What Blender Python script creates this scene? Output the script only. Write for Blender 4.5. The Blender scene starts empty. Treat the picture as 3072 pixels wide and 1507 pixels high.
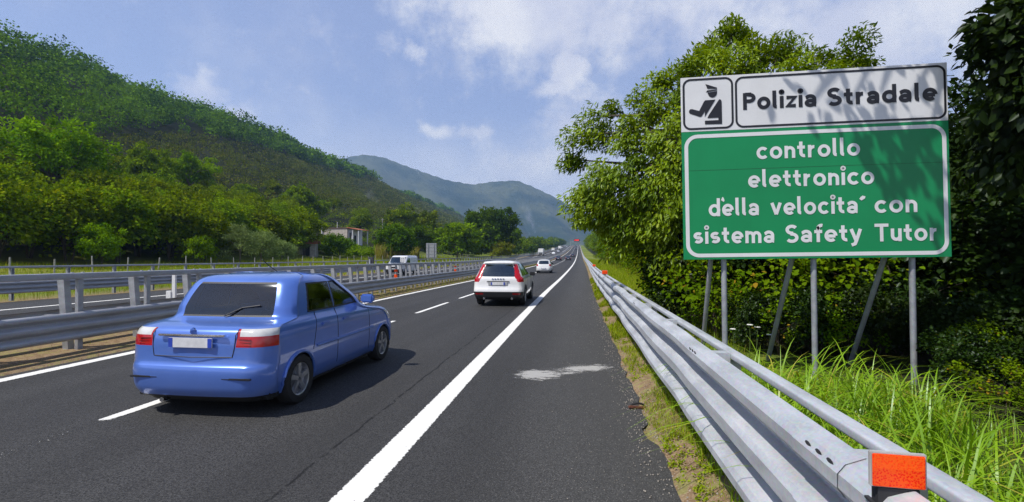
import bpy, bmesh, math, random
import numpy as np
from mathutils import Vector, Matrix, Quaternion

S = bpy.context.scene
COL = S.collection
R = math.radians
rng = np.random.default_rng(11)
random.seed(11)

# ------------------------------------------------------------------ camera
CAM_H = 1.80
PSI, PITCH = R(7.681), R(0.794)
cd = bpy.data.cameras.new('camera')
cam = bpy.data.objects.new('camera', cd)
COL.objects.link(cam)
cam.location = (0, 0, CAM_H)
cam.rotation_euler = (R(90) + PITCH, 0, PSI)
cd.lens = 17.0
cd.sensor_width = 36.0
cd.clip_start = 0.05
cd.clip_end = 20000
S.camera = cam

# ------------------------------------------------------------------ light
SUN = Vector((-0.50, -0.42, 1.0)).normalized()
EL = math.asin(SUN.z)
AZ = math.atan2(SUN.x, SUN.y)
ld = bpy.data.lights.new('sun', 'SUN')
ld.energy = 4.9
ld.angle = R(0.6)
ld.color = (1.0, 0.955, 0.88)
sun = bpy.data.objects.new('sun', ld)
COL.objects.link(sun)
sun.rotation_euler = (-SUN).to_track_quat('-Z', 'Y').to_euler()
S.view_settings.view_transform = 'Standard'
S.view_settings.look = 'None'
S.view_settings.exposure = 0.0
S.view_settings.gamma = 1.0
S.render.engine = 'CYCLES'
S.cycles.use_denoising = True
S.cycles.denoising_prefilter = 'NONE'
S.cycles.denoising_input_passes = 'RGB_ALBEDO_NORMAL'
S.cycles.use_adaptive_sampling = False
S.cycles.sample_clamp_direct = 8.0
S.cycles.max_bounces = 6
S.cycles.diffuse_bounces = 2
S.cycles.glossy_bounces = 3
S.cycles.transmission_bounces = 4
S.cycles.transparent_max_bounces = 8
S.cycles.volume_bounces = 0
S.cycles.sample_clamp_indirect = 4.0


class NG:
    """tiny node-tree builder"""
    def __init__(s, tree):
        s.t = tree
        s.t.nodes.clear()

    def n(s, typ, **kw):
        nd = s.t.nodes.new(typ)
        for k, v in kw.items():
            if k == 'ins':
                for i, val in v.items():
                    if hasattr(val, 'is_linked') or isinstance(val, bpy.types.NodeSocket):
                        s.t.links.new(val, nd.inputs[i])
                    else:
                        nd.inputs[i].default_value = val
            else:
                setattr(nd, k, v)
        return nd

    def math(s, op, a, b=0.0, c=None, clamp=False):
        ins = {0: a, 1: b}
        if c is not None:
            ins[2] = c
        return s.n('ShaderNodeMath', operation=op, use_clamp=clamp, ins=ins).outputs[0]

    def mix(s, f, a, b, blend='MIX'):
        nd = s.n('ShaderNodeMix', data_type='RGBA', blend_type=blend)
        for i, v in ((0, f), (6, a), (7, b)):
            if isinstance(v, bpy.types.NodeSocket):
                s.t.links.new(v, nd.inputs[i])
            else:
                if i and len(v) == 3:
                    v = (*v, 1)
                nd.inputs[i].default_value = v
        return nd.outputs[2]

    def ramp(s, f, stops):
        nd = s.n('ShaderNodeValToRGB', ins={0: f})
        e = nd.color_ramp.elements
        while len(e) < len(stops):
            e.new(0.5)
        for k, (p, c) in enumerate(stops):
            e[k].position = p
            e[k].color = (*c, 1) if len(c) == 3 else c
        return nd.outputs[0]

    def mr(s, f, a, b, c=0.0, d=1.0, smooth=True):
        nd = s.n('ShaderNodeMapRange', interpolation_type='SMOOTHSTEP' if smooth else 'LINEAR', ins={0: f, 1: a, 2: b, 3: c, 4: d})
        return nd.outputs[0]

    def noise(s, vec, scale, detail=3.0, rough=0.55, out=0):
        nd = s.n('ShaderNodeTexNoise', ins={'Scale': scale, 'Detail': detail, 'Roughness': rough})
        if vec is not None:
            s.t.links.new(vec, nd.inputs['Vector'])
        return nd.outputs[out]

    def pos(s):
        return s.n('ShaderNodeNewGeometry').outputs['Position']

    def obj(s):
        return s.n('ShaderNodeTexCoord').outputs['Object']


# ------------------------------------------------------------------ world: Nishita sky with cloud layer
W = bpy.data.worlds.new('World')
S.world = W
W.use_nodes = True
g = NG(W.node_tree)
sky = g.n('ShaderNodeTexSky', sky_type='NISHITA', sun_disc=False, sun_elevation=EL, sun_rotation=AZ,
          altitude=100, air_density=1.0, dust_density=1.6, ozone_density=2.5)
dirv = g.n('ShaderNodeTexCoord').outputs['Generated']
sep = g.n('ShaderNodeSeparateXYZ', ins={0: dirv})
az = g.math('ARCTAN2', sep.outputs[0], sep.outputs[1])
el = g.math('ARCSINE', sep.outputs[2])
wn = g.n('ShaderNodeSeparateColor', ins={0: g.noise(dirv, 7.5, 5.0, 0.62, 1)})
az = g.math('ADD', az, g.math('MULTIPLY', g.math('SUBTRACT', wn.outputs[0], .5), .20))
el0 = el
el = g.math('ADD', el, g.math('MULTIPLY', g.math('SUBTRACT', wn.outputs[1], .5), .12))
ndet = g.noise(dirv, 11.0, 8.0, 0.64)
nbig = g.noise(dirv, 3.2, 5.0, 0.6)
# cloud bodies: (azimuth deg, elevation deg, half width, half height, strength, puffiness)
CLOUDS = [(-.4, 20.8, 2.4, 1.9, 1.0, .34), (-1.5, 18.9, 3.4, 1.3, .85, .30), (.8, 16.5, 6.5, 3.0, .42, .5), (-17.0, 14.4, 2.6, 1.2, .62, .5), (-12.2, 14.4, 2.4, 1.2, .66, .5), (-9.0, 12.8, 4.5, 1.6, .42, .6),
          (-22.0, 23.6, 1.9, 1.1, .55, .7), (-19.4, 23.1, 1.5, 1.2, .5, .7), (-5.0, 27.0, 12.5, 5.2, 1.0, .55), (-2.0, 24.5, 6.5, 2.2, .6, .55), (2.0, 30.5, 14.0, 4.5, .75, .5),
          (14.0, 27.0, 13.0, 6.5, .72, .6), (30.0, 21.0, 9.0, 7.0, .92, .5), (24.0, 25.0, 7.0, 5.0, .7, .5), (38.0, 25.0, 5.0, 7.0, .7, .5), (-41.5, 16.9, 3.4, 1.3, .66, .55), (-37.8, 14.9, 2.4, 1.2, .5, .55),
          (-35.5, 21.5, 3.0, 1.3, .22, .8), (-31.0, 17.6, 2.4, 1.1, .26, .8), (-2.0, 10.0, 9.0, 3.6, 1.0, .5), (-7.5, 7.6, 8.0, 2.4, .95, .55), (1.5, 14.0, 6.0, 3.5, .72, .5)]
den = None
for (a0, e0, sa, se, st, pf) in CLOUDS:
    da = g.math('MULTIPLY', g.math('SUBTRACT', az, R(a0)), 1 / R(sa))
    de = g.math('MULTIPLY', g.math('SUBTRACT', el, R(e0)), 1 / R(se))
    r2 = g.math('ADD', g.math('MULTIPLY', da, da), g.math('MULTIPLY', de, de))
    m = g.math('MULTIPLY', g.math('EXPONENT', g.math('MULTIPLY', r2, -.85)), st * 1.15)
    den = m if den is None else g.math('MAXIMUM', den, m)
puff = g.math('ADD', g.math('MULTIPLY', g.math('SUBTRACT', ndet, .5), 1.9), g.math('MULTIPLY', g.math('SUBTRACT', nbig, .5), .8))
den = g.mr(g.math('ADD', den, puff), .07, .95)
wisp = g.math('MULTIPLY', g.mr(nbig, 0.48, 0.76), 0.38)
den = g.math('MAXIMUM', den, wisp)
shade = g.noise(dirv, 6.0, 4.0, 0.55)
ccol = g.mix(g.mr(shade, .35, .65), (6.0, 6.2, 7.4), (8.1, 8.1, 8.4))
# air: milky horizon haze is mixed as colour over the sky model; a touch of violet as in the photograph
hz = g.mr(el0, 0.02, 0.34, 1.0, 0.0)
hz2 = g.mr(el0, 0.05, 0.30, 1.0, 0.0)
skyc = g.mix(0.50, sky.outputs[0], (4.3, 5.1, 8.4))
skyc = g.mix(g.math('MULTIPLY', hz, .66), skyc, (6.3, 6.7, 8.1))
skyc = g.mix(g.math('MULTIPLY', hz2, .68), skyc, (8.0, 8.0, 8.5))
zen = g.mr(el0, R(30), R(62), 0, 1)
skyc = g.mix(g.math('MULTIPLY', zen, .85), skyc, (.55, .95, 2.4))
final = g.mix(g.math('MULTIPLY', den, g.mr(el, R(32), R(60), .92, .25)), skyc, ccol)
bg = g.n('ShaderNodeBackground', ins={0: final, 1: 0.118})
out = g.n('ShaderNodeOutputWorld', ins={0: bg.outputs[0]})


# ------------------------------------------------------------------ object helpers
def tag(o, label=None, cat=None, group=None, kind=None):
    if label:
        o['label'] = label
    if cat:
        o['category'] = cat
    if group:
        o['group'] = group
    if kind:
        o['kind'] = kind
    return o


def thing(name, label, cat, loc=(0, 0, 0), rz=0.0, group=None):
    o = bpy.data.objects.new(name, None)
    COL.objects.link(o)
    o.empty_display_size = 0.3
    o.location = loc
    o.rotation_euler = (0, 0, rz)
    return tag(o, label, cat, group)


def dup(root, loc, rz=0.0, scale=None, label=None, group=None):
    r = root.copy()
    COL.objects.link(r)
    r.location = loc
    r.rotation_euler = (0, 0, rz)
    if scale is not None:
        r.scale = scale if hasattr(scale, '__len__') else (scale, scale, scale)
    if label:
        r['label'] = label
    if group:
        r['group'] = group
    for ch in list(root.children):
        c = ch.copy()
        COL.objects.link(c)
        c.parent = r
        for gc in list(ch.children):
            d = gc.copy()
            COL.objects.link(d)
            d.parent = c
    return r


def mesh_np(name, V, F, mat, parent=None, smooth=False, attr=None, fmat=None):
    """fast mesh: V (n,3); F (m,k) equal-size faces"""
    V = np.ascontiguousarray(V, dtype=np.float32)
    F = np.ascontiguousarray(F, dtype=np.int32)
    k = F.shape[1]
    me = bpy.data.meshes.new(name)
    me.vertices.add(len(V))
    me.vertices.foreach_set('co', V.ravel())
    me.loops.add(F.size)
    me.loops.foreach_set('vertex_index', F.ravel())
    me.polygons.add(len(F))
    me.polygons.foreach_set('loop_start', np.arange(0, F.size, k, dtype=np.int32))
    me.polygons.foreach_set('loop_total', np.full(len(F), k, dtype=np.int32))
    if smooth:
        me.polygons.foreach_set('use_smooth', np.ones(len(F), dtype=bool))
    for m in (mat if isinstance(mat, (list, tuple)) else [mat]):
        me.materials.append(m)
    if fmat is not None:
        me.polygons.foreach_set('material_index', np.asarray(fmat, dtype=np.int32))
    if attr:
        for an, (dom, arr) in attr.items():
            a = me.attributes.new(an, 'FLOAT', dom)
            a.data.foreach_set('value', np.asarray(arr, dtype=np.float32))
    me.update()
    me.validate()
    o = bpy.data.objects.new(name, me)
    COL.objects.link(o)
    if parent is not None:
        o.parent = parent
    return o


class MB:
    def __init__(s):
        s.v, s.f = [], []

    def add(s, vs, fs):
        b = len(s.v)
        s.v += [tuple(v) for v in vs]
        s.f += [tuple(b + i for i in f) for f in fs]

    def box(s, x0, x1, y0, y1, z0, z1, M=None):
        vs = [(x, y, z) for z in (z0, z1) for y in (y0, y1) for x in (x0, x1)]
        if M is not None:
            vs = [M @ Vector(v) for v in vs]
        s.add(vs, [(0, 2, 3, 1), (4, 5, 7, 6), (0, 1, 5, 4), (2, 6, 7, 3), (0, 4, 6, 2), (1, 3, 7, 5)])

    def prism(s, pts, axis, a, b):
        """extrude polygon pts (2-D) along axis 'x','y' or 'z' from a to b"""
        def P(p, t):
            return {'x': (t, p[0], p[1]), 'y': (p[0], t, p[1]), 'z': (p[0], p[1], t)}[axis]
        n = len(pts)
        s.add([P(p, a) for p in pts] + [P(p, b) for p in pts],
              [tuple(range(n - 1, -1, -1)), tuple(range(n, 2 * n))] + [(i, (i + 1) % n, n + (i + 1) % n, n + i) for i in range(n)])

    def tube(s, pts, rad, seg=8, cap=True):
        pts = [Vector(p) for p in pts]
        n = len(pts)
        if not hasattr(rad, '__len__'):
            rad = [rad] * n
        b = len(s.v)
        ref = Vector((0.31, 0.17, 0.93))
        for i, p in enumerate(pts):
            t = (pts[min(i + 1, n - 1)] - pts[max(i - 1, 0)]).normalized()
            u = t.cross(ref)
            if u.length < 1e-3:
                u = t.cross(Vector((1, 0, 0)))
            u.normalize()
            w = t.cross(u)
            for k in range(seg):
                a = 2 * math.pi * k / seg
                s.v.append(tuple(p + (u * math.cos(a) + w * math.sin(a)) * rad[i]))
        for i in range(n - 1):
            for k in range(seg):
                k2 = (k + 1) % seg
                s.f.append((b + i * seg + k, b + i * seg + k2, b + (i + 1) * seg + k2, b + (i + 1) * seg + k))
        if cap:
            s.f.append(tuple(b + k for k in range(seg - 1, -1, -1)))
            s.f.append(tuple(b + (n - 1) * seg + k for k in range(seg)))

    def lathe(s, prof, c, axis='x', seg=24):
        """revolve (radius, offset) profile about an axis through c"""
        b = len(s.v)
        n = len(prof)
        for k in range(seg):
            a = 2 * math.pi * k / seg
            for (r, t) in prof:
                if axis == 'x':
                    s.v.append((c[0] + t, c[1] + r * math.cos(a), c[2] + r * math.sin(a)))
                else:
                    s.v.append((c[0] + r * math.cos(a), c[1] + r * math.sin(a), c[2] + t))
        for k in range(seg):
            k2 = (k + 1) % seg
            for i in range(n - 1):
                s.f.append((b + k * n + i, b + k2 * n + i, b + k2 * n + i + 1, b + k * n + i + 1))

    def build(s, name, mat, parent=None, smooth=False, bevel=0.0):
        me = bpy.data.meshes.new(name)
        me.from_pydata(s.v, [], s.f)
        bm = bmesh.new()
        bm.from_mesh(me)
        if bevel:
            bmesh.ops.remove_doubles(bm, verts=bm.verts, dist=1e-5)
            es = [e for e in bm.edges if len(e.link_faces) == 2 and e.calc_face_angle(0) > 0.6]
            bmesh.ops.bevel(bm, geom=es, offset=bevel, segments=2, affect='EDGES', clamp_overlap=True)
        bmesh.ops.recalc_face_normals(bm, faces=bm.faces)
        bm.to_mesh(me)
        bm.free()
        if smooth:
            me.polygons.foreach_set('use_smooth', [True] * len(me.polygons))
            try:
                me.set_sharp_from_angle(angle=R(38))
            except Exception:
                pass
        me.materials.append(mat)
        o = bpy.data.objects.new(name, me)
        COL.objects.link(o)
        if parent is not None:
            o.parent = parent
        return o


# ------------------------------------------------------------------ road alignment
_SY = np.array([-80, -40, 0, 22, 38, 62, 100, 155, 189, 265, 430, 609, 900, 1600, 5000], float)
_SX = np.array([0, 0, 0, .05, .22, .52, .84, 1.12, 1.31, 1.68, 2.2, 2.6, 3.2, 4.4, 8], float)
_EY = np.array([-80, -40, 0, 38, 55, 100, 155, 189, 265, 400, 609, 760, 900, 1100, 5000], float)
_EZ = np.array([0, 0, 0, 0, .08, .4, 1.0, 1.75, 3.5, 7.6, 15.2, 20.6, 24.4, 27.5, 60], float)


def pchip(x, xs, ys):
    h = np.diff(xs)
    d = np.diff(ys) / h
    m = np.zeros_like(ys)
    for i in range(1, len(xs) - 1):
        if d[i - 1] * d[i] > 0:
            w1, w2 = 2 * h[i] + h[i - 1], h[i] + 2 * h[i - 1]
            m[i] = (w1 + w2) / (w1 / d[i - 1] + w2 / d[i])
    m[-1] = d[-1]
    x = np.clip(np.asarray(x, float), xs[0], xs[-1])
    i = np.clip(np.searchsorted(xs, x) - 1, 0, len(xs) - 2)
    t = (x - xs[i]) / h[i]
    return ((1 + 2 * t) * (1 - t) ** 2 * ys[i] + t * (1 - t) ** 2 * h[i] * m[i] + t * t * (3 - 2 * t) * ys[i + 1] + t * t * (t - 1) * h[i] * m[i + 1])


def shift(y):
    return pchip(y, _SY, _SX)


def elev(y):
    return pchip(y, _EY, _EZ)


def P(lat, y, h=0.0):
    return Vector((float(lat + shift(y)), float(y), float(elev(y) + h)))


HL = np.array([-6000, -1500, -620, -450, -360, -315, -290, -240, -180, -130, -90, -65, -48, -34, -26, -24, 0, .72, .93, 1.12, 1.6, 4, 8, 20, 60, 6000], float)
HH = np.array([20, 20, 30, 70, 102, 113, 110, 84, 49, 27, 12, 5, 1.2, .3, .05, -.05, -.05, -.03, .09, .17, .20, .16, .05, -.2, -.5, -.5], float)


def wave(x, y, s, ph):
    return np.sin(x / s + ph) * np.cos(y / s * .83 + 1.7 * ph) + .5 * np.sin(x / s * 2.3 + y / s * 1.9 + ph)


def ground_h(lat, y):
    """height of the land at lateral offset lat and distance y (numpy)"""
    lat = np.asarray(lat, float)
    y = np.asarray(y, float)
    base = np.interp(lat, HL, HH)
    k = np.clip((-lat - 40) / 200, 0, 1)
    k = k * k * (3 - 2 * k)
    r = 1 - .08 * np.clip((y - 690) / 50, 0, 1) - .92 * np.clip((y - 1180) / 380, 0, 1)
    z = base * np.where(lat < -40, r, 1) + k * (wave(lat, y, 70, .4) * 2.6 + wave(lat, y, 29, 2.1) * 1.0)
    e = elev(y) * (1 - k)
    edge = np.clip((-lat - 26) / 20, 0, 1) + np.clip((lat - 2) / 6, 0, 1)
    return z + e + edge * .12 * wave(lat, y, 3.1, .9)


def G(lat, y):
    return Vector((float(lat + shift(y)), float(y), float(ground_h(lat, y))))
# ------------------------------------------------------------------ materials
MATS = {}


def newmat(name):
    m = bpy.data.materials.new(name)
    m.use_nodes = True
    MATS[name] = m
    return m, NG(m.node_tree)


def fin(g, shader, disp=None):
    o = g.n('ShaderNodeOutputMaterial', ins={0: shader})
    return o


def pbr(g, col, rough=.5, metal=0.0, spec=.5, bump=None, bstr=.2, bdist=.01, coat=0.0, **kw):
    ins = {'Base Color': (*col, 1) if isinstance(col, tuple) and len(col) == 3 else col, 'Roughness': rough, 'Metallic': metal,
           'Specular IOR Level': spec, 'Coat Weight': coat}
    ins.update(kw)
    b = g.n('ShaderNodeBsdfPrincipled', ins=ins)
    if bump is not None:
        bn = g.n('ShaderNodeBump', ins={'Height': bump, 'Strength': bstr, 'Distance': bdist})
        g.t.links.new(bn.outputs[0], b.inputs['Normal'])
    return b.outputs[0]


def simple(name, col, rough=.5, metal=0.0, var=.12, scale=6.0, spec=.5, coat=0.0, bump=0.0, bscale=60.0):
    m, g = newmat(name)
    o = g.obj()
    n = g.noise(o, scale, 4.0, .6)
    lo = tuple(c * (1 - var) for c in col)
    hi = tuple(min(1, c * (1 + var)) for c in col)
    c = g.mix(g.mr(n, .3, .7), lo, hi)
    b = g.noise(o, bscale, 2.0) if bump else None
    fin(g, pbr(g, c, rough, metal, spec, b, bump, .004, coat))
    return m


def galvanised(name, tone):
    m, g = newmat(name)
    p = g.obj()
    sc = g.n('ShaderNodeMapping', ins={0: p, 3: (1.0, .25, 1.0)}).outputs[0]
    a = g.noise(sc, 7, 5, .65)
    v = g.n('ShaderNodeTexVoronoi', ins={0: p, 'Scale': 85.0}).outputs['Color']
    s = g.n('ShaderNodeMapping', ins={0: p, 3: (30.0, 26.0, 1.2)}).outputs[0]
    st = g.noise(s, 1.0, 3, .6)
    c = g.mix(g.mr(a, .3, .72), tuple(t * .80 for t in tone), tuple(t * 1.06 for t in tone))
    c = g.mix(g.mr(st, .55, .85, 0, .28), c, tuple(t * .6 for t in tone))
    c = g.mix(.10, c, v, 'OVERLAY')
    fin(g, pbr(g, c, g.mr(a, .3, .7, .42, .6), .35, .5, a, .08, .003))
    return m


galv = galvanised('galvanised_steel', (.60, .62, .65))
galv_old = galvanised('weathered_steel', (.40, .41, .43))
pole_m = galvanised('pole_steel', (.36, .38, .41))


def leafmat(name, a, b, c=None, transl=.38, gloss=.06, cfrac=.12):
    """leaf: hue varies leaf by leaf (rnd) and clump by clump (cl)"""
    m, g = newmat(name)
    r = g.n('ShaderNodeAttribute', attribute_name='rnd').outputs['Fac']
    cl = g.n('ShaderNodeAttribute', attribute_name='cl').outputs['Fac']
    orr = g.n('ShaderNodeObjectInfo').outputs['Random']
    f = g.math('ADD', g.math('MULTIPLY', r, .35), g.math('MULTIPLY', cl, .65))
    col = g.mix(f, a, b)
    if c is not None:
        col = g.mix(g.mr(r, 1 - cfrac, 1 - cfrac * .5, smooth=False), col, c)
    hs = g.n('ShaderNodeHueSaturation', ins={0: g.mr(orr, 0, 1, .488, .512, False), 1: 1.0, 2: g.mr(orr, 0, 1, .84, 1.16, False), 4: col})
    col = hs.outputs[0]
    tcol = g.n('ShaderNodeHueSaturation', ins={0: .485, 1: 1.12, 2: 1.25, 4: col}).outputs[0]
    d = g.n('ShaderNodeBsdfDiffuse', ins={0: col}).outputs[0]
    t = g.n('ShaderNodeBsdfTranslucent', ins={0: tcol}).outputs[0]
    sh = g.n('ShaderNodeMixShader', ins={0: transl * .72, 1: d, 2: t}).outputs[0]
    if gloss:
        gl = g.n('ShaderNodeBsdfGlossy', ins={0: (.9, .95, 1, 1), 1: .42}).outputs[0]
        sh = g.n('ShaderNodeMixShader', ins={0: gloss, 1: sh, 2: gl}).outputs[0]
    fin(g, sh)
    return m


L_WALNUT = leafmat('walnut_leaf', (.075, .160, .003), (.300, .450, .008), (.33, .42, .015), .42, .02, .05)
L_DARK = leafmat('dark_leaf', (.022, .062, .003), (.115, .195, .006), None, .30, .0)
L_SHADE = leafmat('shade_painted_leaf', (.010, .024, .003), (.030, .058, .004), None, .24, .015)  # deep shade of the right-hand thicket put into a darker leaf colour
L_HAZEL = leafmat('hazel_leaf', (.034, .086, .003), (.250, .360, .006), (.34, .38, .02), .36, .0, .06)
L_BRIGHT = leafmat('bright_leaf', (.050, .140, .002), (.250, .420, .006), None, .36, .0)
L_YELLOW = leafmat('yellow_leaf', (.10, .15, .004), (.25, .30, .008), (.30, .24, .02), .36, .0, .12)
L_OLIVE = leafmat('olive_leaf', (.12, .175, .045), (.22, .28, .085), (.28, .33, .12), .20, .0, .2)
L_BRAMBLE = leafmat('bramble_leaf', (.055, .125, .003), (.185, .285, .007), (.34, .22, .02), .36, .0, .05)
L_WOOD = leafmat('wood_leaf', (.012, .048, .002), (.150, .285, .008), (.19, .33, .015), .30, .0, .10)
L_SCRUB = leafmat('scrub_leaf', (.026, .045, .005), (.150, .185, .018), (.20, .18, .04), .25, .0, .14)
L_MEADOW = leafmat('meadow_leaf', (.14, .21, .006), (.31, .38, .014), (.40, .34, .06), .36, .0, .15)
L_GRASS = leafmat('grass_blade', (.12, .25, .004), (.34, .50, .010), (.42, .38, .05), .40, .04, .10)
L_CANE = leafmat('cane_leaf', (.24, .24, .03), (.38, .36, .06), (.46, .34, .15), .36, .0, .25)


def bark(name, col):
    m, g = newmat(name)
    p = g.obj()
    s = g.n('ShaderNodeMapping', ins={0: p, 3: (14, 14, 3)}).outputs[0]
    n = g.noise(s, 1.5, 5, .65)
    c = g.mix(g.mr(n, .3, .7), tuple(x * .45 for x in col), col)
    fin(g, pbr(g, c, .9, 0, .2, n, .6, .03))
    return m


BARK = bark('grey_bark', (.24, .20, .155))
BARK_D = bark('dark_bark', (.10, .08, .06))

# ground: lat attribute drives dirt / grass / woodland soil
m_ground, g = newmat('ground')
p = g.pos()
lat = g.n('ShaderNodeAttribute', attribute_name='lat').outputs['Fac']
n1 = g.noise(p, 1.1, 6, .62)
n2 = g.noise(p, 9.0, 5, .65)
n3 = g.noise(p, 60.0, 3, .6)
nb = g.noise(p, .05, 4, .6)
soil = g.mix(g.mr(n2, .35, .7), (.19, .125, .07), (.33, .235, .14))
soil = g.mix(g.mr(n3, .52, .72, 0, .7), soil, (.42, .35, .26))
soil = g.mix(g.mr(n3, .30, .42, .7, 0), soil, (.08, .055, .03))
grass = g.mix(g.mr(n2, .3, .7), (.075, .125, .014), (.17, .22, .03))
grass = g.mix(g.mr(nb, .45, .62, 0, .75), grass, (.26, .26, .055))
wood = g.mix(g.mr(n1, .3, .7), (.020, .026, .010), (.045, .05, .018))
gmask = g.mr(g.math('ADD', g.math('MULTIPLY', n1, .5), g.math('MULTIPLY', n2, .5)), .50, .56, 0, .45)
near = g.mix(gmask, soil, grass)
f_right = g.mr(lat, 1.2, 2.2)
c = g.mix(f_right, near, grass)
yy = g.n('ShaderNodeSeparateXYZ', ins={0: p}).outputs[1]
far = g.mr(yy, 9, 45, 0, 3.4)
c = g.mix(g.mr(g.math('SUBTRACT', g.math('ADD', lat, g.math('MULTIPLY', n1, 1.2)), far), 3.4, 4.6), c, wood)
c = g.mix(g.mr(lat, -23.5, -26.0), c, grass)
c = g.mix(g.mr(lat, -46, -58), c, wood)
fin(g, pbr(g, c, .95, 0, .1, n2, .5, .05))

# far hill sides
m_hill, g = newmat('hill_soil')
p = g.pos()
n1 = g.noise(p, .06, 6, .62)
n2 = g.noise(p, .5, 4, .6)
c = g.mix(g.mr(n1, .35, .66), (.009, .014, .003), (.024, .028, .008))
c = g.mix(g.mr(n2, .4, .75, 0, .6), c, (.035, .036, .012))
fin(g, pbr(g, c, .95, 0, .1))
m_mount, g = newmat('mountain_scrub')
p = g.pos()
n1 = g.noise(p, .004, 7, .62)
n2 = g.noise(p, .028, 5, .65)
c = g.mix(g.mr(n1, .38, .62), (.016, .036, .017), (.095, .105, .046))
c = g.mix(g.mr(n2, .52, .68), c, (.024, .040, .016))
fin(g, pbr(g, c, .95, 0, .1, n2, .9, 14.0))

# asphalt
def asphalt(name, base, shoulder=None):
    m, g = newmat(name)
    p = g.pos()
    lat = g.n('ShaderNodeAttribute', attribute_name='lat').outputs['Fac']
    vo = g.n('ShaderNodeTexVoronoi', ins={0: p, 'Scale': 75.0})
    ag = g.n('ShaderNodeSeparateColor', ins={0: vo.outputs['Color']}).outputs[0]
    fine = g.noise(p, 190.0, 2, .6)
    med = g.noise(p, 28.0, 4, .7)
    big = g.noise(g.n('ShaderNodeMapping', ins={0: p, 3: (1.0, .12, 1)}).outputs[0], .9, 5, .6)
    c = g.mix(g.mr(ag, .15, .95), tuple(b * .40 for b in base), tuple(b * 1.95 for b in base))
    c = g.mix(g.mr(fine, .35, .65, 0, .6), c, tuple(b * .25 for b in base))
    grit = g.noise(p, 75.0, 3, .75)
    c = g.mix(g.mr(grit, .48, .66, 0, .75), c, tuple(b * 3.0 for b in base))
    c = g.mix(g.mr(grit, .44, .32, 0, .6), c, tuple(b * .2 for b in base))
    c = g.mix(g.mr(med, .42, .68, 0, .4), c, tuple(b * 1.8 for b in base))
    c = g.mix(g.mr(big, .4, .66, 0, .35), c, tuple(b * .55 for b in base))
    # polished darker wheel tracks along the lanes
    wt = g.math('ABSOLUTE', g.math('SUBTRACT', g.math('PINGPONG', g.math('ADD', lat, 5.2 + 3.5 / 2 - .0), 1.75), .9))
    c = g.mix(g.mr(wt, 0.0, .5, .22, 0), c, tuple(b * .5 for b in base))
    if shoulder:
        # bright exposed stones of the worn hard shoulder
        w = g.mr(lat, -1.4, .1)
        st = g.n('ShaderNodeTexVoronoi', ins={0: p, 'Scale': 92.0})
        rr = g.n('ShaderNodeSeparateColor', ins={0: st.outputs['Color']}).outputs[1]
        dots = g.math('MULTIPLY', g.mr(st.outputs['Distance'], .42, .25, smooth=False), g.mr(rr, .62, 1.0, smooth=False))
        dots = g.math('MULTIPLY', dots, g.math('ADD', .16, g.math('MULTIPLY', w, .75)))
        c = g.mix(dots, c, (.30, .29, .27))
        c = g.mix(g.math('MULTIPLY', w, .30), c, (.080, .079, .075))
        # longitudinal joint, a thin sealed seam in the slow lane
        jn = g.noise(p, 1.6, 4, .7)
        jd = g.math('ABSOLUTE', g.math('SUBTRACT', g.math('ADD', lat, g.math('MULTIPLY', jn, .12)), -2.23))
        gaps = g.mr(g.noise(p, 5.0, 3, .7), .36, .5)
        c = g.mix(g.math('MULTIPLY', g.mr(jd, .022, .008), g.math('MULTIPLY', gaps, .9)), c, (.006, .006, .006))
    bh = g.math('ADD', ag, fine)
    fin(g, pbr(g, c, g.mr(med, .3, .7, .72, .9), 0, .35, bh, .55, .006))
    return m


m_asph = asphalt('asphalt', (.038, .0375, .037), True)
m_asph2 = asphalt('asphalt_far', (.045, .045, .046))


def paint(name, wear, keep=.15):
    m, g = newmat(name)
    p = g.pos()
    e = g.n('ShaderNodeAttribute', attribute_name='edge').outputs['Fac']
    n = g.noise(p, 26, 5, .7)
    n2 = g.noise(p, 110, 3, .6)
    # worn edges: paint ends raggedly, stones show through
    a = g.math('ADD', e, g.math('MULTIPLY', g.math('SUBTRACT', n, .5), .55))
    mask = g.mr(a, .02, .10, smooth=False)
    worn = g.mr(g.math('ADD', n, g.math('MULTIPLY', n2, .4)), wear, wear + .06)
    mask = g.math('MULTIPLY', mask, g.math('SUBTRACT', 1.0, g.math('MULTIPLY', worn, 1 - keep)))
    c = g.mix(g.mr(n, .3, .7), (.74, .73, .68), (.84, .83, .79))
    s = pbr(g, c, .7, 0, .3, n2, .4, .003)
    t = g.n('ShaderNodeBsdfTransparent').outputs[0]
    fin(g, g.n('ShaderNodeMixShader', ins={0: mask, 1: t, 2: s}).outputs[0])
    return m


m_line = paint('road_paint', .86)
m_line_worn = paint('worn_road_paint', .50, .0)

# ------------------------------------------------------------------ setting: ground, roads, hill, mountain


def strip(name, lats, ys, h, mat, kind='structure', jag=None, edge=False):
    """ribbon following the road; lats (k), ys (n)"""
    ys = np.asarray(ys, float)
    lats = np.asarray(lats, float)
    LA, YY = np.meshgrid(lats, ys)
    if jag is not None:
        LA = LA.copy()
        LA[:, jag[0]] += jag[1]
    Hh = h(LA, YY) if callable(h) else elev(YY) + h
    V = np.stack([LA + shift(YY), YY, Hh], -1).reshape(-1, 3)
    k, n = len(lats), len(ys)
    idx = np.arange(n * k).reshape(n, k)
    F = np.stack([idx[:-1, :-1], idx[:-1, 1:], idx[1:, 1:], idx[1:, :-1]], -1).reshape(-1, 4)
    at = {'lat': ('POINT', LA.ravel())}
    if edge:
        e = 1 - np.abs(np.linspace(-1, 1, k))
        at['edge'] = ('POINT', np.tile(e, n))
    o = mesh_np(name, V, F, mat, None, True, at)
    if kind:
        tag(o, kind=kind)
    return o


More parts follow.
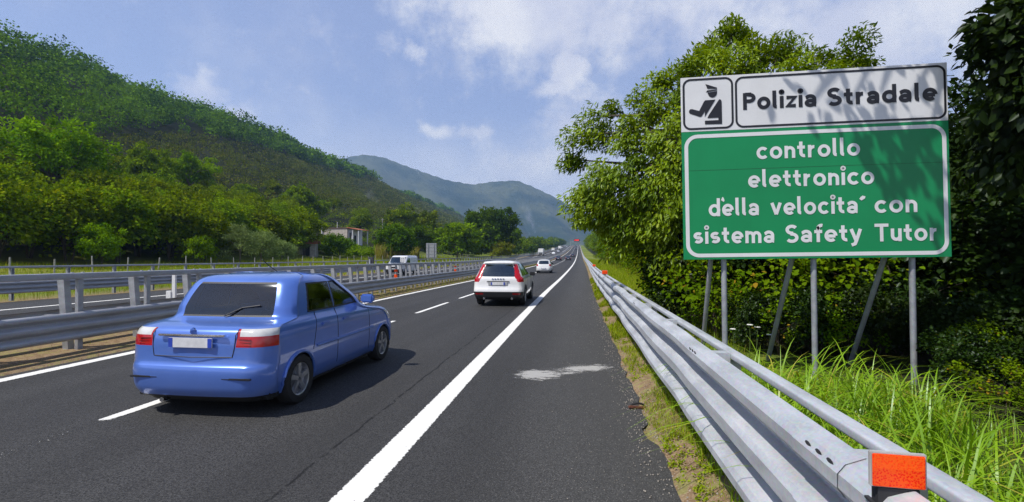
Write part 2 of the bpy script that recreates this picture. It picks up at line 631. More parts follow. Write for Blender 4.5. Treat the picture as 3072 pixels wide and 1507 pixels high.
YN = np.concatenate([np.arange(-12, 30, .15), np.arange(30, 80, .8), np.arange(80, 300, 4), np.arange(300, 1000, 12)])
YL = np.concatenate([np.arange(-60, 40, 1.0), np.arange(40, 160, 3), np.arange(160, 700, 12), np.arange(700, 1700, 30), [1800, 2200, 3000, 4200]])
GL = np.concatenate([np.linspace(-56, -26, 21), np.linspace(-25, -23, 4), [-20, -14, -11.8, -11.4, -9, -8.72, -8.6, -6, -3, 0, .6, .72, .8, .9, 1.0, 1.2, 1.5, 2, 2.6, 3.3, 4, 5, 6, 8, 10, 14, 20, 40, 90, 300, 1200, 4000]])


def gh(la, y):
    return ground_h(la, y) + np.where((la > .7) & (la < 1.8), .012 * wave(la, y, .21, .3), 0) + np.where((la < -8.7) & (la > -11.5), .07, 0)


strip('ground', GL, np.concatenate([np.arange(-60, 30, .4), np.arange(30, 160, 2), np.arange(160, 700, 10), np.arange(700, 1700, 30), [1800, 2200, 3000, 4200]]), gh, m_ground)
ej = .05 * np.sin(YN * 2.1) + .03 * np.sin(YN * 5.7 + 1) + .02 * rng.normal(size=len(YN))
strip('road', [-8.75, -7, -5, -3.5, -2.5, -1.8, -1, -.3, .3, .76], YN, 0.0, m_asph, jag=(9, ej))
YO = np.concatenate([np.arange(-20, 80, 2.0), np.arange(80, 300, 5), np.arange(300, 1000, 14)])
strip('road_opposite', [-22.9, -20, -17, -14, -11.5], YO, 0.0, m_asph2)
YM = np.concatenate([np.arange(-10, 60, .5), np.arange(60, 300, 4), np.arange(300, 980, 12)])
lk = np.linspace(-.135, .135, 9)
strip('road_marking_edge_line', -1.69 + lk, YM, .004, m_line, edge=True)
strip('road_marking_median_line', -8.38 + lk * .9, YM, .004, m_line, edge=True)
strip('road_marking_opposite', -12.7 + lk[::4] * .9, YO, .004, m_line, edge=True)
strip('road_marking_opposite', -19.6 + lk[::4] * .9, YO, .004, m_line, edge=True)


def dashes(name, lat, y0, y1, per, ln, mat, w=.15):
    V, F, E = [], [], []
    y = y0
    while y < y1:
        q = np.linspace(-w / 2, w / 2, 5)
        ys = np.linspace(y, y + ln, 12)
        LA, YY = np.meshgrid(lat + q, ys)
        b = len(V)
        V += np.stack([LA + shift(YY), YY, elev(YY) + .004], -1).reshape(-1, 3).tolist()
        ex = (1 - np.abs(np.linspace(-1, 1, 5)))[None, :] * np.ones((12, 1))
        ey = (np.minimum(ys - ys[0], ys[-1] - ys) / .35)[:, None]
        E += np.minimum(ex, ey).ravel().tolist()
        for i in range(11):
            for j in range(4):
                a = b + i * 5 + j
                F.append((a, a + 1, a + 6, a + 5))
        y += per
    o = mesh_np(name, np.array(V), np.array(F), mat, None, False, {'edge': ('POINT', E)})
    tag(o, kind='structure')


dashes('road_marking_dashes', -5.2, 9.4, 640, 5.72, 3.85, m_line)
dashes('road_marking_dashes', -5.2, 4.7, 7.0, 10, 2.9, m_line)
dashes('road_marking_dashes', -5.2, 2.2, 4, 10, 2.3, m_line_worn)
dashes('road_marking_opposite', -16.1, -5, 600, 12, 4.5, m_line)

# scuffed white patch left on the hard shoulder
m_scuff, g = newmat('scuffed_paint')
p = g.pos()
e = g.n('ShaderNodeAttribute', attribute_name='edge').outputs['Fac']
n = g.noise(g.n('ShaderNodeMapping', ins={0: p, 3: (1, 2.4, 1)}).outputs[0], 4.6, 8, .80)
n2 = g.noise(p, 60, 3, .6)
a = g.math('ADD', g.math('MULTIPLY', e, .42), g.math('ADD', n, g.math('MULTIPLY', n2, .22)))
mask = g.mr(a, .72, .84)
s = pbr(g, g.mix(n2, (.40, .39, .37), (.62, .61, .58)), .85, 0, .2)
t = g.n('ShaderNodeBsdfTransparent').outputs[0]
fin(g, g.n('ShaderNodeMixShader', ins={0: g.math('MULTIPLY', mask, .72), 1: t, 2: s}).outputs[0])
xs, ys = np.meshgrid(np.linspace(-1.2, .74, 21), np.linspace(6.85, 8.75, 17))
ee = np.minimum(np.minimum(xs + 1.2, .74 - xs) / .3, np.minimum(ys - 6.85, 8.75 - ys) / .5)
blob = 1.0 - np.hypot((xs + .60) / .48, (ys - 7.45) / .46)
stk = .88 - np.hypot((xs - .12) / .74, (ys - (7.92 + xs * .35)) / .42)
stk2 = .6 - np.hypot((xs + .15) / .5, (ys - 7.55) / .16)
line = np.maximum(np.maximum(blob, stk), stk2)
ee = np.clip(np.minimum(ee, line), -1, 1)
sc_v = np.stack([xs, ys, np.full_like(xs, .005)], -1).reshape(-1, 3)
idx = np.arange(xs.size).reshape(xs.shape)
sc_f = np.stack([idx[:-1, :-1], idx[:-1, 1:], idx[1:, 1:], idx[1:, :-1]], -1).reshape(-1, 4)
tag(mesh_np('road_marking_scuffs', sc_v, sc_f, m_scuff, None, False, {'edge': ('POINT', ee.ravel())}), kind='structure')

# hill on the left
hl = np.concatenate([np.linspace(-640, -380, 8), np.linspace(-370, -55, 40)])
hy = np.concatenate([np.arange(-80, 900, 16), np.arange(900, 1700, 40)])
strip('hill', hl, hy, lambda la, y: ground_h(la, y) + np.where(la > -57, -.4, .05), m_hill)

# distant mountain: crest read off the photograph as bearing and elevation, standing about 3 km away
CREST = [(-34, 9.0), (-29, 10.6), (-25.6, 11.6), (-24.5, 11.75), (-22.6, 11.6), (-20.3, 10.8), (-17.9, 10.0), (-15.3, 9.2), (-12.4, 8.75), (-9.9, 9.15), (-7.1, 9.25),
         (-5.2, 8.5), (-3.3, 7.6), (-1.4, 6.55), (.5, 5.5), (4, 4.2), (9, 3.6), (16, 3.2), (30, 2.5)]
na, nv = 150, 46
azs = np.linspace(-36, 30, na)
cel = np.interp(azs, [c[0] for c in CREST], [c[1] for c in CREST])
V = []
for j in range(nv):
    t = j / (nv - 1)
    for i in range(na):
        a = R(azs[i])
        dist = 1750 + 1350 * t
        hc = math.tan(R(cel[i])) * 2850 * 1.0
        if t < .815:
            u = t / .815
            hgt = 15 + (hc - 15) * (u ** 1.25)
            rel = math.sin(math.pi * min(u, 1.0)) * (16 * math.sin(azs[i] * .55 + 4.2 * u) + 9 * math.sin(azs[i] * 1.1 + 1 + 9 * u) + 5 * math.sin(azs[i] * 2.3 + 14 * u))
            hgt += rel + 3 * math.sin(azs[i] * 9) * u
        else:
            hgt = hc * (1 - 2.2 * (t - .815))
        V.append((math.sin(a) * dist, math.cos(a) * dist, hgt))
idx = np.arange(na * nv).reshape(nv, na)
F = np.stack([idx[:-1, :-1], idx[:-1, 1:], idx[1:, 1:], idx[1:, :-1]], -1).reshape(-1, 4)
tag(mesh_np('mountain', np.array(V), F, m_mount, None, True), kind='structure')
# ------------------------------------------------------------------ safety barriers
def thrie(x, z0, side, ys, ext=.506, kd=1.0):
    """triple-wave beam, closed thin section; side -1: ridges face -X"""
    pr = [(.03, 0), (.068, .018), (.083, .042), (.083, .078), (.070, .100), (.012, .128), (0, .145), (0, .160), (.012, .176), (.070, .204),
          (.083, .226), (.083, .280), (.070, .302), (.012, .330), (0, .346), (0, .361), (.012, .378), (.070, .406), (.083, .428), (.083, .464), (.068, .488), (.03, .506)]
    k = ext / .506
    full = [(x + side * d * kd, z0 + z * k) for d, z in pr] + [(x + side * (d * kd - .006), z0 + z * k) for d, z in reversed(pr)]
    V = []
    for y in ys:
        s, e = float(shift(y)), float(elev(y))
        V += [(a + s, y, b + e) for a, b in full]
    n, k = len(ys), len(full)
    idx = np.arange(n * k).reshape(n, k)
    nx = np.roll(idx, -1, axis=1)
    F = np.stack([idx[:-1], idx[1:], nx[1:], nx[:-1]], -1).reshape(-1, 4)
    return np.array(V), F


def along(sec, ys):
    """closed section [(lat,h)] swept along the road"""
    V = []
    for y in ys:
        s, e = float(shift(y)), float(elev(y))
        V += [(a + s, y, b + e) for a, b in sec]
    n, k = len(ys), len(sec)
    idx = np.arange(n * k).reshape(n, k)
    nx = np.roll(idx, -1, axis=1)
    F = np.stack([idx[:-1], idx[1:], nx[1:], nx[:-1]], -1).reshape(-1, 4)
    return np.array(V), F


def rrect(x0, x1, z0, z1, r, k=3):
    pts = []
    for cx, cz, a0 in ((x1 - r, z0 + r, -90), (x1 - r, z1 - r, 0), (x0 + r, z1 - r, 90), (x0 + r, z0 + r, 180)):
        for i in range(k + 1):
            a = R(a0 + 90 * i / k)
            pts.append((cx + r * math.cos(a), cz + r * math.sin(a)))
    return pts


YB = np.concatenate([np.arange(-1.5, 60, .5), np.arange(60, 300, 3), np.arange(300, 960, 10)])
m_slot = simple('dark_slot', (.03, .03, .035), .7)


def sharp(o, deg=35):
    try:
        o.data.set_sharp_from_angle(angle=R(deg))
    except Exception:
        pass
    return o


# --- right-hand barrier
gr = thing('guard_rail', 'long bare galvanised triple wave guard rail along the right hard shoulder', 'guard rail', P(1.05, 1.5))
base_inv = Matrix.Translation(-gr.location)


def local(o, root):
    """re-express world-built mesh in root space"""
    o.data.transform(Matrix.Translation(-root.location))
    return o


V, F = thrie(.992, .480, -1, YB, .658, 1.65)
# the beam sags and sways a little between its posts, as real rails do
V[:, 0] += .012 * np.sin(V[:, 1] * 1.9) * (V[:, 1] > 4)
V[:, 2] += .008 * np.sin(V[:, 1] * 1.3 + 1) * (V[:, 1] > 4)
local(sharp(mesh_np('beam', V, F, galv, gr, True), 24), gr)
V, F = along(rrect(1.118, 1.200, 1.050, 1.096, .012), YB)
local(sharp(mesh_np('top_rail', V, F, galv, gr, True), 60), gr)


def rail_post():
    b = MB()
    b.prism([(1.122, -.04), (1.20, -.04), (1.20, -.032), (1.13, -.032), (1.13, .032), (1.20, .032), (1.20, .04), (1.122, .04)], 'z', -.05, 1.026)
    return b


def spacer_b():
    b = MB()
    b.box(.996, 1.114, -.060, .060, .78, 1.090)
    b.box(.993, 1.117, -.068, -.062, .76, 1.095)
    return b


ys_p = 1.90 + 1.93 * np.arange(0, 420)
pm = rail_post().build('post', galv_old)
sm = spacer_b().build('spacer', galv)
pm.parent = gr
sm.parent = gr
pm.location = P(0, ys_p[0]) - gr.location
sm.location = P(0, ys_p[0]) - gr.location
for k in range(1, 90):
    for src in (pm, sm):
        c = src.copy()
        COL.objects.link(c)
        c.location = P(0, ys_p[k]) - gr.location
b = MB()
for k in range(90, 330):
    q = P(0, ys_p[k])
    M = Matrix.Translation(q - gr.location)
    b.box(1.0, 1.19, -.04, .04, 0, 1.026, M)
tag(b.build('far_posts', galv_old, gr), kind='stuff')
# overlapping joints of the beam lengths
for k in range(0, 24, 2):
    V, F = thrie(.987, .478, -1, [ys_p[k] - .16, ys_p[k] + .18], .662, 1.65)
    local(sharp(mesh_np('beam_lap', V, F, galv, gr, True), 24), gr)
# slots and bolt heads where the beam lengths are joined, one small part per post
for k in range(0, 9):
    y = ys_p[k] - .02
    for z, x in ((.939, .9735), (.679, .9735), (1.099, .8640)):
        for dy in (-.075, .005, .085):
            sl = MB()
            M = Matrix.Translation(P(x, y + dy, z) - gr.location)
            vs = [M @ Vector((-.0045, .024 * math.cos(2 * math.pi * i / 10), .011 * math.sin(2 * math.pi * i / 10))) for i in range(10)]
            vs.append(M @ Vector((-.0085, 0, 0)))
            sl.add(vs, [(i, (i + 1) % 10, 10) for i in range(10)])
            sl.build('bolt', m_slot, gr, True)

# --- median barrier, both carriageways share it
mb = thing('median_barrier', 'grey steel median barrier with triple wave beam, box top rail and posts', 'barrier', P(-9.9, 2))
YB2 = np.concatenate([np.arange(-8, 60, 1.0), np.arange(60, 300, 3), np.arange(300, 960, 10)])
V, F = thrie(-9.58, .225, 1, YB2, .53)
local(sharp(mesh_np('beam', V, F, galv_old, mb, True), 50), mb)
V, F = thrie(-10.42, .225, -1, YB2, .53)
local(sharp(mesh_np('beam', V, F, galv_old, mb, True), 50), mb)
V, F = along(rrect(-9.75, -9.58, 1.385, 1.505, .02), YB2)
local(sharp(mesh_np('top_rail', V, F, galv_old, mb, True), 60), mb)


def mpost():
    b = MB()
    b.prism([(-9.60, -.05), (-9.60, .05), (-9.605, .05), (-9.605, -.043), (-9.665, -.043), (-9.665, .05), (-9.67, .05), (-9.67, -.05)], 'z', 0.0, 1.384)
    for dy in (-.10, .10):
        b.box(-9.70, -9.66, dy - .02, dy + .02, 1.505, 1.522)
    return b


def mbrace():
    b = MB()
    # slightly leaning rear post of the pair, a channel
    for dy in (-.06, .048):
        b.prism([(-9.92, .0), (-9.80, .0), (-9.92, 1.384), (-10.07, 1.384)], 'y', dy, dy + .012)
    b.prism([(-9.806, .0), (-9.80, .0), (-9.92, 1.384), (-9.926, 1.384)], 'y', -.048, .048)
    b.box(-10.40, -9.70, -.03, .03, .62, .68)
    return b


mp = mpost().build('post', galv_old)
br = mbrace().build('brace', galv_old)
ym = 8.23 - 1.5 * 8 + 1.5 * np.arange(0, 420)
for src in (mp, br):
    src.parent = mb
    src.location = P(0, ym[0], .0) - mb.location
for k in range(1, 98):
    for src in (mp, br):
        c = src.copy()
        COL.objects.link(c)
        c.location = P(0, ym[k], .0) - mb.location
b = MB()
for k in range(98, 400):
    M = Matrix.Translation(P(0, ym[k]) - mb.location)
    b.box(-9.69, -9.60, -.05, .05, 0, 1.384, M)
tag(b.build('far_posts', galv_old, mb), kind='stuff')
# --- barrier on the far edge of the opposite carriageway
ob = thing('roadside_barrier', 'thinner steel barrier beyond the opposite carriageway in front of the meadow', 'barrier', P(-23.3, 10))
V, F = thrie(-23.4, .30, 1, YB2[::2], .50)
local(sharp(mesh_np('beam', V, F, galv_old, ob, True), 50), ob)
V, F = along(rrect(-23.56, -23.44, 1.36, 1.45, .02), YB2[::2])
local(sharp(mesh_np('top_rail', V, F, galv_old, ob, True), 60), ob)
b = MB()
b.box(-23.50, -23.41, -.05, -.02, 0, 1.36)
b.box(-23.50, -23.41, .03, .06, 0, 1.36)
b.box(-23.53, -23.50, -.05, .06, 0, 1.36)
op = b.build('post', galv_old)
op.parent = ob
yo = 6 + 2.25 * np.arange(0, 240)
op.location = P(0, yo[0]) - ob.location
for k in range(1, 70):
    c = op.copy()
    COL.objects.link(c)
    c.location = P(0, yo[k]) - ob.location
b = MB()
for k in range(70, 240):
    b.box(-23.53, -23.41, -.05, .05, 0, 1.36, Matrix.Translation(P(0, yo[k]) - ob.location))
tag(b.build('far_posts', galv_old, ob), kind='stuff')

# ------------------------------------------------------------------ reflectors (delineators)
m_refl, g = newmat('red_orange_reflector')
p = g.obj()
v = g.n('ShaderNodeTexVoronoi', ins={0: p, 'Scale': 170.0})
sepz = g.n('ShaderNodeSeparateXYZ', ins={0: p}).outputs[2]
top = g.mr(sepz, .004, .008)
c = g.mix(top, (.84, .007, .002), (1.0, .048, .002))
c = g.mix(g.mr(v.outputs['Distance'], .25, .55, 0, .5), c, (1.0, .17, .01))
fin(g, pbr(g, c, .35, 0, .25, v.outputs['Distance'], .25, .002, .0))
m_plast = simple('pale_plastic', (.45, .44, .42), .5)
m_dark = simple('dark_rubber', (.02, .02, .022), .7)


def reflector(name, label, loc, rz, s=1.0, group=None):
    t = thing(name, label, 'reflector', loc, rz, group)
    b = MB()
    b.box(-.0585 * s, .0585 * s, -.004, .002, -.041 * s, .041 * s)
    b.build('lens', m_refl, t, False, .002)
    b = MB()
    b.box(-.062 * s, .064 * s, .0025, .016, -.044 * s, .0445 * s)
    b.build('backing', m_plast, t, False, .002)
    b = MB()
    b.box(-.05, .055, .004, .04, -.10, -.046 * s)
    b.box(-.06, .065, -.02, .06, -.108, -.101)
    b.build('bracket', m_dark, t)
    b = MB()
    b.lathe([(0.0, .012), (.014, .012), (.014, 0), (.02, -.002), (.02, -.004)], (.012, .022, -.098), 'z', 10)
    b.build('bolt', m_dark, t)
    return t


reflector('reflector', 'large orange red reflector in the foreground on the guard rail top', P(.905, 1.52, 1.192), R(-4), 1.13)
reflector('reflector', 'orange reflector on the right guard rail, second from the foreground', P(1.05, 19.7, 1.22), R(-4), 1.8)
reflector('reflector', 'tiny red reflector on the right guard rail, farthest of three', P(1.05, 37, 1.22), R(-4), 1.8)


def marker(label, y):
    t = thing('marker', label, 'marker', P(-9.52, y, .76))
    for z0, z1 in ((.0, .16), (.30, .42)):
        b = MB()
        b.box(-.085, .085, -.02, .02, z0, z1)
        b.build('lens', m_refl, t, False, .008)
    b = MB()
    b.box(-.015, .015, .022, .04, 0, .48)
    b.build('post', m_plast, t)
    return t


marker('orange double marker on the median barrier in front of the white van', 24.4)
marker('orange double marker on the median barrier left of the white off-roader', 36.4)
m_white = simple('white_enamel', (.74, .74, .73), .45, var=.05)
t = thing('sign_plate', 'small pale square plate on top of the median barrier before the van', 'sign plate', P(-9.9, 26.4, 1.50))
b = MB()
b.box(-.15, .15, -.006, .006, .04, .34)
b.build('panel', m_white, t, False, .003)
b = MB()
for u, v in ((-.07, .24), (.04, .24), (-.07, .11), (.04, .11)):
    b.box(u - .02, u + .045, -.0085, -.0065, v - .035, v + .035)
b.build('lettering', simple('grey_print', (.35, .36, .38), .6), t)
b = MB()
b.box(-.02, .02, .008, .03, 0, .3)
b.build('post', galv_old, t)
t = thing('roadside_detector', 'dark box on a short post rising above the median barrier', 'detector', P(-9.95, 22.3, 1.49))
b = MB()
b.box(-.13, .14, -.05, .06, .02, .34)
b.build('housing', simple('dark_housing', (.05, .05, .06), .5), t, False, .02)
b = MB()
b.tube([(-.03, -.08, -.1), (-.03, -.08, .24)], .035, 8)
b.build('post', galv, t)
t = thing('junction_box', 'small white box on an upright plate behind the median barrier', 'box', P(-11.6, 12.6, 0))
b = MB()
b.box(-.05, .05, -.03, .03, 0, 1.30)
b.build('post', m_white, t)
b = MB()
b.box(-.22, -.055, -.06, .06, .62, .84)
b.build('housing', m_white, t, False, .01)
# ------------------------------------------------------------------ the big road sign
def arc(cx, cy, rx, ry, a0, a1, n=16):
    return [(cx + rx * math.cos(R(a0 + (a1 - a0) * i / n)), cy + ry * math.sin(R(a0 + (a1 - a0) * i / n))) for i in range(n + 1)]


SW = .250            # stroke width in x-heights
H_ = SW / 2
LO, HI = H_, 1 - H_
ASC, CAP = 1.48, 1.40
MY = .5


def bowl(cx, a0=0, a1=360, rx=.335):
    return arc(cx, MY, rx, .5 - H_, a0, a1, 28)


def glyph(c):
    """list of centre-line strokes and the advance width"""
    if c == 'o':
        return [bowl(.47)], .94
    if c == 'c':
        return [bowl(.47, 42, 318)], .86
    if c == 'e':
        return [[(.155, .47), (.785, .47)], bowl(.47, -2, 312)], .92
    if c in 'nm':
        s = [[(.155, 0), (.155, 1)], [(.155, .56)] + arc(.42, .565, .265, .28, 168, 0, 12) + [(.685, 0)]]
        if c == 'm':
            s[1] = [(.155, .56)] + arc(.40, .565, .245, .28, 168, 0, 12) + [(.645, 0)]
            s.append([(.645, .56)] + arc(.89, .565, .245, .28, 168, 0, 12) + [(1.135, 0)])
            return s, 1.30
        return s, .84
    if c == 'u':
        return [[(.685, 1), (.685, 0)], [(.155, 1), (.155, .44)] + arc(.42, .435, .265, .28, 180, 348, 12)], .84
    if c == 'r':
        return [[(.155, 0), (.155, 1)], [(.155, .52)] + arc(.46, .50, .30, .345, 165, 82, 8)], .60
    if c == 't':
        return [[(.27, 1.30), (.27, .42)] + arc(.50, .40, .23, .245, 180, 285, 8), [(0.0, .845), (.56, .845)]], .62
    if c == 'l':
        return [[(.155, ASC), (.155, .30)] + arc(.30, .28, .145, .14, 180, 275, 6)], .40
    if c == 'i':
        return [[(.155, 0), (.155, 1)], arc(.155, 1.33, .07, .07, 0, 360, 12)], .31
    if c == 'd':
        return [bowl(.47), [(.785, 0), (.785, ASC)]], .94
    if c == 'a':
        return [arc(.41, .305, .27, .19, 0, 360, 24), [(.09, .74)] + arc(.40, .615, .285, .26, 145, 0, 12) + [(.685, .27)] + arc(.79, .25, .105, .115, 180, 275, 5)], .86
    if c == 'v':
        return [[(.11, 1.0), (.43, .06)], [(.75, 1.0), (.43, .06)]], .86
    if c == 'y':
        return [[(.11, 1.0), (.43, .10)], [(.75, 1.0), (.47, .10), (.36, -.18), (.12, -.27)]], .86
    if c == 's':
        return [arc(.39, .665, .25, .18, 35, 268, 14) + arc(.39, .335, .25, .18, 88, -148, 14)], .78
    if c == 'z':
        return [[(.06, .845), (.66, .845), (.14, .155), (.70, .155)]], .76
    if c == 'f':
        return [[(.27, 0), (.27, 1.12)] + arc(.50, 1.10, .23, .235, 180, 70, 8), [(0, .845), (.56, .845)]], .58
    if c == 'P':
        return [[(.17, 0), (.17, CAP)], [(.17, CAP - H_), (.50, CAP - H_)] + arc(.50, .98, .30, .265, 90, -90, 12) + [(.17, .715)]], .92
    if c == 'S':
        return [arc(.50, CAP * .735, .33, CAP * .265 - H_ + .03, 32, 268, 16) + arc(.50, CAP * .275, .35, CAP * .275 - H_ + .03, 90, -148, 16)], 1.0
    if c == 'T':
        return [[(.0, CAP - H_), (1.0, CAP - H_)], [(.5, 0), (.5, CAP)]], 1.0
    if c == "'":
        return [[(.04, 1.24), (.14, 1.16), (.27, 1.24), (.30, 1.36)]], .30
    return [], .50


def stroke(mb, pts, w, tf, closed=False):
    n = len(pts)
    p = [Vector((q[0], q[1])) for q in pts]
    closed = (p[0] - p[-1]).length < 1e-4
    L, Rr = [], []
    for i in range(n):
        a = p[i] - p[i - 1] if i else (p[-1] - p[-2] if closed else p[1] - p[0])
        b = p[i + 1] - p[i] if i < n - 1 else (p[1] - p[0] if closed else p[-1] - p[-2])
        a.normalize()
        b.normalize()
        na = Vector((-a.y, a.x))
        nb = Vector((-b.y, b.x))
        m = (na + nb)
        if m.length < 1e-4:
            m = na
        m.normalize()
        k = min(1 / max(m.dot(na), .5), 1.6)
        L.append(p[i] + m * w / 2 * k)
        Rr.append(p[i] - m * w / 2 * k)
    vs = [tf(q) for q in L] + [tf(q) for q in Rr]
    mb.add(vs, [(i, i + 1, n + i + 1, n + i) for i in range(n - 1)])


def text(name, s, x0, x1, base, xh, mat, parent, y=-.004, sw=SW, track=0.12):
    adv = 0.0
    items = []
    for ch in s:
        st, w = glyph(ch)
        items.append((adv, st))
        adv += w + track
    lo = min((a + min(q[0] for q in k) for a, st in items for k in st)) - sw / 2
    hi = max((a + max(q[0] for q in k) for a, st in items for k in st)) + sw / 2
    kx = (x1 - x0) / (hi - lo)
    b = MB()
    z = 0
    for a, st in items:
        for j, k in enumerate(st):
            z = (z + 1) % 5
            yy = y - .0005 * z
            # stroke in a frame scaled uniformly by xh, letter spacing stretched by kx
            pts = [(x0 + (a + q[0] - lo) * kx, base + q[1] * xh) for q in k]
            stroke(b, pts, sw * (.6 * xh + .4 * kx), lambda q, yy=yy: (q.x, yy, q.y))
    return b.build(name, mat, parent)


def rring(mb, x0, x1, z0, z1, r, w, y, k=8):
    o, i = [], []
    for lst, d in ((o, 0), (i, w)):
        for cx, cz, a0 in ((x1 - r, z0 + r, -90), (x1 - r, z1 - r, 0), (x0 + r, z1 - r, 90), (x0 + r, z0 + r, 180)):
            for t in range(k + 1):
                a = R(a0 + 90 * t / k)
                lst.append((cx + (r - d) * math.cos(a), y, cz + (r - d) * math.sin(a)))
    n = len(o)
    mb.add(o + i, [(t, (t + 1) % n, n + (t + 1) % n, n + t) for t in range(n)])


def sheet(name, col, rough, var=.05):
    m, g = newmat(name)
    o = g.obj()
    n = g.noise(o, 1.6, 5, .6)
    st = g.noise(g.n('ShaderNodeMapping', ins={0: o, 3: (26, 1, .7)}).outputs[0], 1, 4, .65)
    c = g.mix(g.mr(n, .3, .7), tuple(x * (1 - var) for x in col), tuple(x * (1 + var) for x in col))
    c = g.mix(g.mr(st, .56, .85, 0, .22), c, tuple(x * .55 for x in col))
    fin(g, pbr(g, c, rough, 0, .4))
    return m


m_sgreen = sheet('sign_green', (.003, .255, .085), .38)
m_swhite = sheet('sign_white', (.76, .76, .77), .38)
m_sink = simple('sign_black', (.012, .012, .016), .4)
m_alu = simple('raw_aluminium', (.42, .43, .45), .45, .6)

SGW, SGH = 3.31, 2.51
sg = thing('road_sign', 'large green and white police speed control sign on steel poles behind the guard rail', 'road sign', (1.452, 6.9, 1.772))
sg.rotation_euler = (0, R(-.70), 0)
b = MB()
b.box(0, SGW, 0, .022, 0, 1.757)
b.build('green_panel', m_sgreen, sg, False, .002)
b = MB()
b.box(0, SGW, 0, .022, 1.7585, SGH)
b.build('white_panel', m_swhite, sg, False, .002)
b = MB()
rring(b, .032, SGW - .03, .03, 1.715, .175, .05, -.0035)
b.build('border', m_swhite, sg)
b = MB()
rring(b, .021, .685, 1.782, 2.488, .105, .027, -.0035)
rring(b, .707, SGW - .018, 1.782, 2.480, .105, .027, -.0035)
b.build('border', m_sink, sg)
# joints between the aluminium planks of the panel
b = MB()
b.box(.002, SGW - .002, -.0012, 0, 1.218, 1.223)
b.build('panel_joint', simple('panel_joint_dark', (.004, .10, .035), .6), sg)
XH = .166
text('lettering', 'controllo', .968, 2.255, 1.345, XH, m_swhite, sg)
text('lettering', 'elettronico', .853, 2.417, .963, XH, m_swhite, sg)
text('lettering', 'della', .337, 1.002, .588, XH, m_swhite, sg)
text('lettering', "velocita'", 1.130, 2.306, .585, XH, m_swhite, sg)
text('lettering', 'con', 2.413, 2.920, .583, XH, m_swhite, sg)
text('lettering', 'sistema', .132, 1.190, .214, XH, m_swhite, sg)
text('lettering', 'Safety', 1.314, 2.258, .214, XH, m_swhite, sg)
text('lettering', 'Tutor', 2.386, 3.156, .210, XH, m_swhite, sg)
text('lettering', 'Polizia', .807, 1.756, 2.024, XH * .98, m_sink, sg, sw=.285)
text('lettering', 'Stradale', 1.868, 3.191, 2.024, XH * .98, m_sink, sg, sw=.285)
b = MB()
b.prism([(.500, .806), (.520, .850), (.535, .835), (.545, .80), (.535, .78)], 'y', -.0045, -.003)
b.build('lettering', m_swhite, sg)
b = MB()
def flat(pts):
    b.add([(p[0], -.0045, p[1]) for p in pts], [tuple(range(len(pts)))])
flat([(.324, 2.406), (.475, 2.349), (.475, 2.332), (.348, 2.340)])
flat([(.348, 2.318), (.476, 2.324), (.476, 2.312), (.327, 2.290)])
flat([(.352, 2.286), (.475, 2.302), (.474, 2.27), (.462, 2.24), (.438, 2.221), (.414, 2.215), (.388, 2.222), (.366, 2.242), (.355, 2.266)])
flat([(.318, 2.182), (.452, 2.186), (.308, 1.952), (.312, 2.030), (.266, 1.962), (.246, 1.957), (.113, 2.010), (.101, 2.028), (.104, 2.052), (.120, 2.070), (.144, 2.070), (.236, 2.040), (.300, 2.165)])
flat([(.500, 2.187), (.520, 2.182), (.532, 2.160), (.533, 1.848), (.309, 1.852), (.309, 1.902), (.486, 1.902), (.486, 1.936), (.342, 1.936), (.360, 1.975)])
b.build('pictogram', m_sink, sg)
b = MB()
for z in (.28, .95, 1.55, 1.95, 2.35):
    b.box(.05, SGW - .05, .023, .055, z - .025, z + .025)
b.build('back_rail', m_alu, sg)
for k, (px, ratio_strut) in enumerate(((2.005, 0), (3.155, 0), (4.36, 0))):
    b = MB()
    x0 = px - 1.452
    b.tube([(x0 + .004, .10, 2.40), (x0, .10, .2), (x0 - .012, .10, -1.9)], .036, 14)
    b.build('pole', pole_m, sg, True)
for k, (xt, xb, yb) in enumerate(((1.87, 1.98, 8.25), (2.95, 2.98, 8.25), (4.12, 4.20, 8.25))):
    b = MB()
    b.tube([(xt - 1.452 + .05, .16, .55), (xt - 1.452, .2, .1), (xb - 1.452, 1.45, -1.9)], .033, 12)
    b.build('strut', pole_m, sg, True)
# ------------------------------------------------------------------ vehicles
def carpaint(name, col, flake=.0, rough=.28, coat=1.0, metal=0.0):
    m, g = newmat(name)
    o = g.obj()
    n = g.noise(o, 2.0, 4, .6)
    dirt = g.mr(g.n('ShaderNodeSeparateXYZ', ins={0: o}).outputs[2], .15, .55, .35, 0)
    c = g.mix(g.mr(n, .3, .7), tuple(x * .93 for x in col), tuple(min(1, x * 1.05) for x in col))
    c = g.mix(g.math('MULTIPLY', dirt, g.mr(n, .3, .7)), c, (.16, .15, .13))
    fin(g, pbr(g, c, rough, metal, .5, coat=coat, **{'Coat Roughness': .05}))
    return m


m_blue = carpaint('blue_car_paint', (.105, .215, .64), rough=.28, metal=.3)
m_wcar = carpaint('white_car_paint', (.78, .78, .77))
m_bcar = carpaint('black_car_paint', (.016, .017, .02))
m_scar = carpaint('silver_car_paint', (.36, .37, .39), rough=.3)
m_trim = simple('black_car_trim', (.017, .017, .018), .55)
m_under = simple('underbody', (.008, .008, .008), .9)
m_tyre = simple('tyre_rubber', (.02, .02, .021), .8, bump=.3)
m_rim = simple('alloy_rim', (.45, .46, .48), .3, .7)
m_red = simple('red_lamp', (.42, .005, .010), .15, coat=.6)
m_dred = simple('dark_red_lamp', (.25, .004, .008), .2, coat=.5)
m_clear = simple('clear_lamp', (.62, .62, .60), .12, coat=.6)
m_plate = simple('number_plate_white', (.70, .70, .70), .4)
m_pblue = simple('number_plate_blue', (.03, .07, .45), .4)
m_seat = simple('seat_fabric', (.018, .019, .022), .9)
m_chrome = simple('chrome', (.7, .7, .72), .12, 1.0)

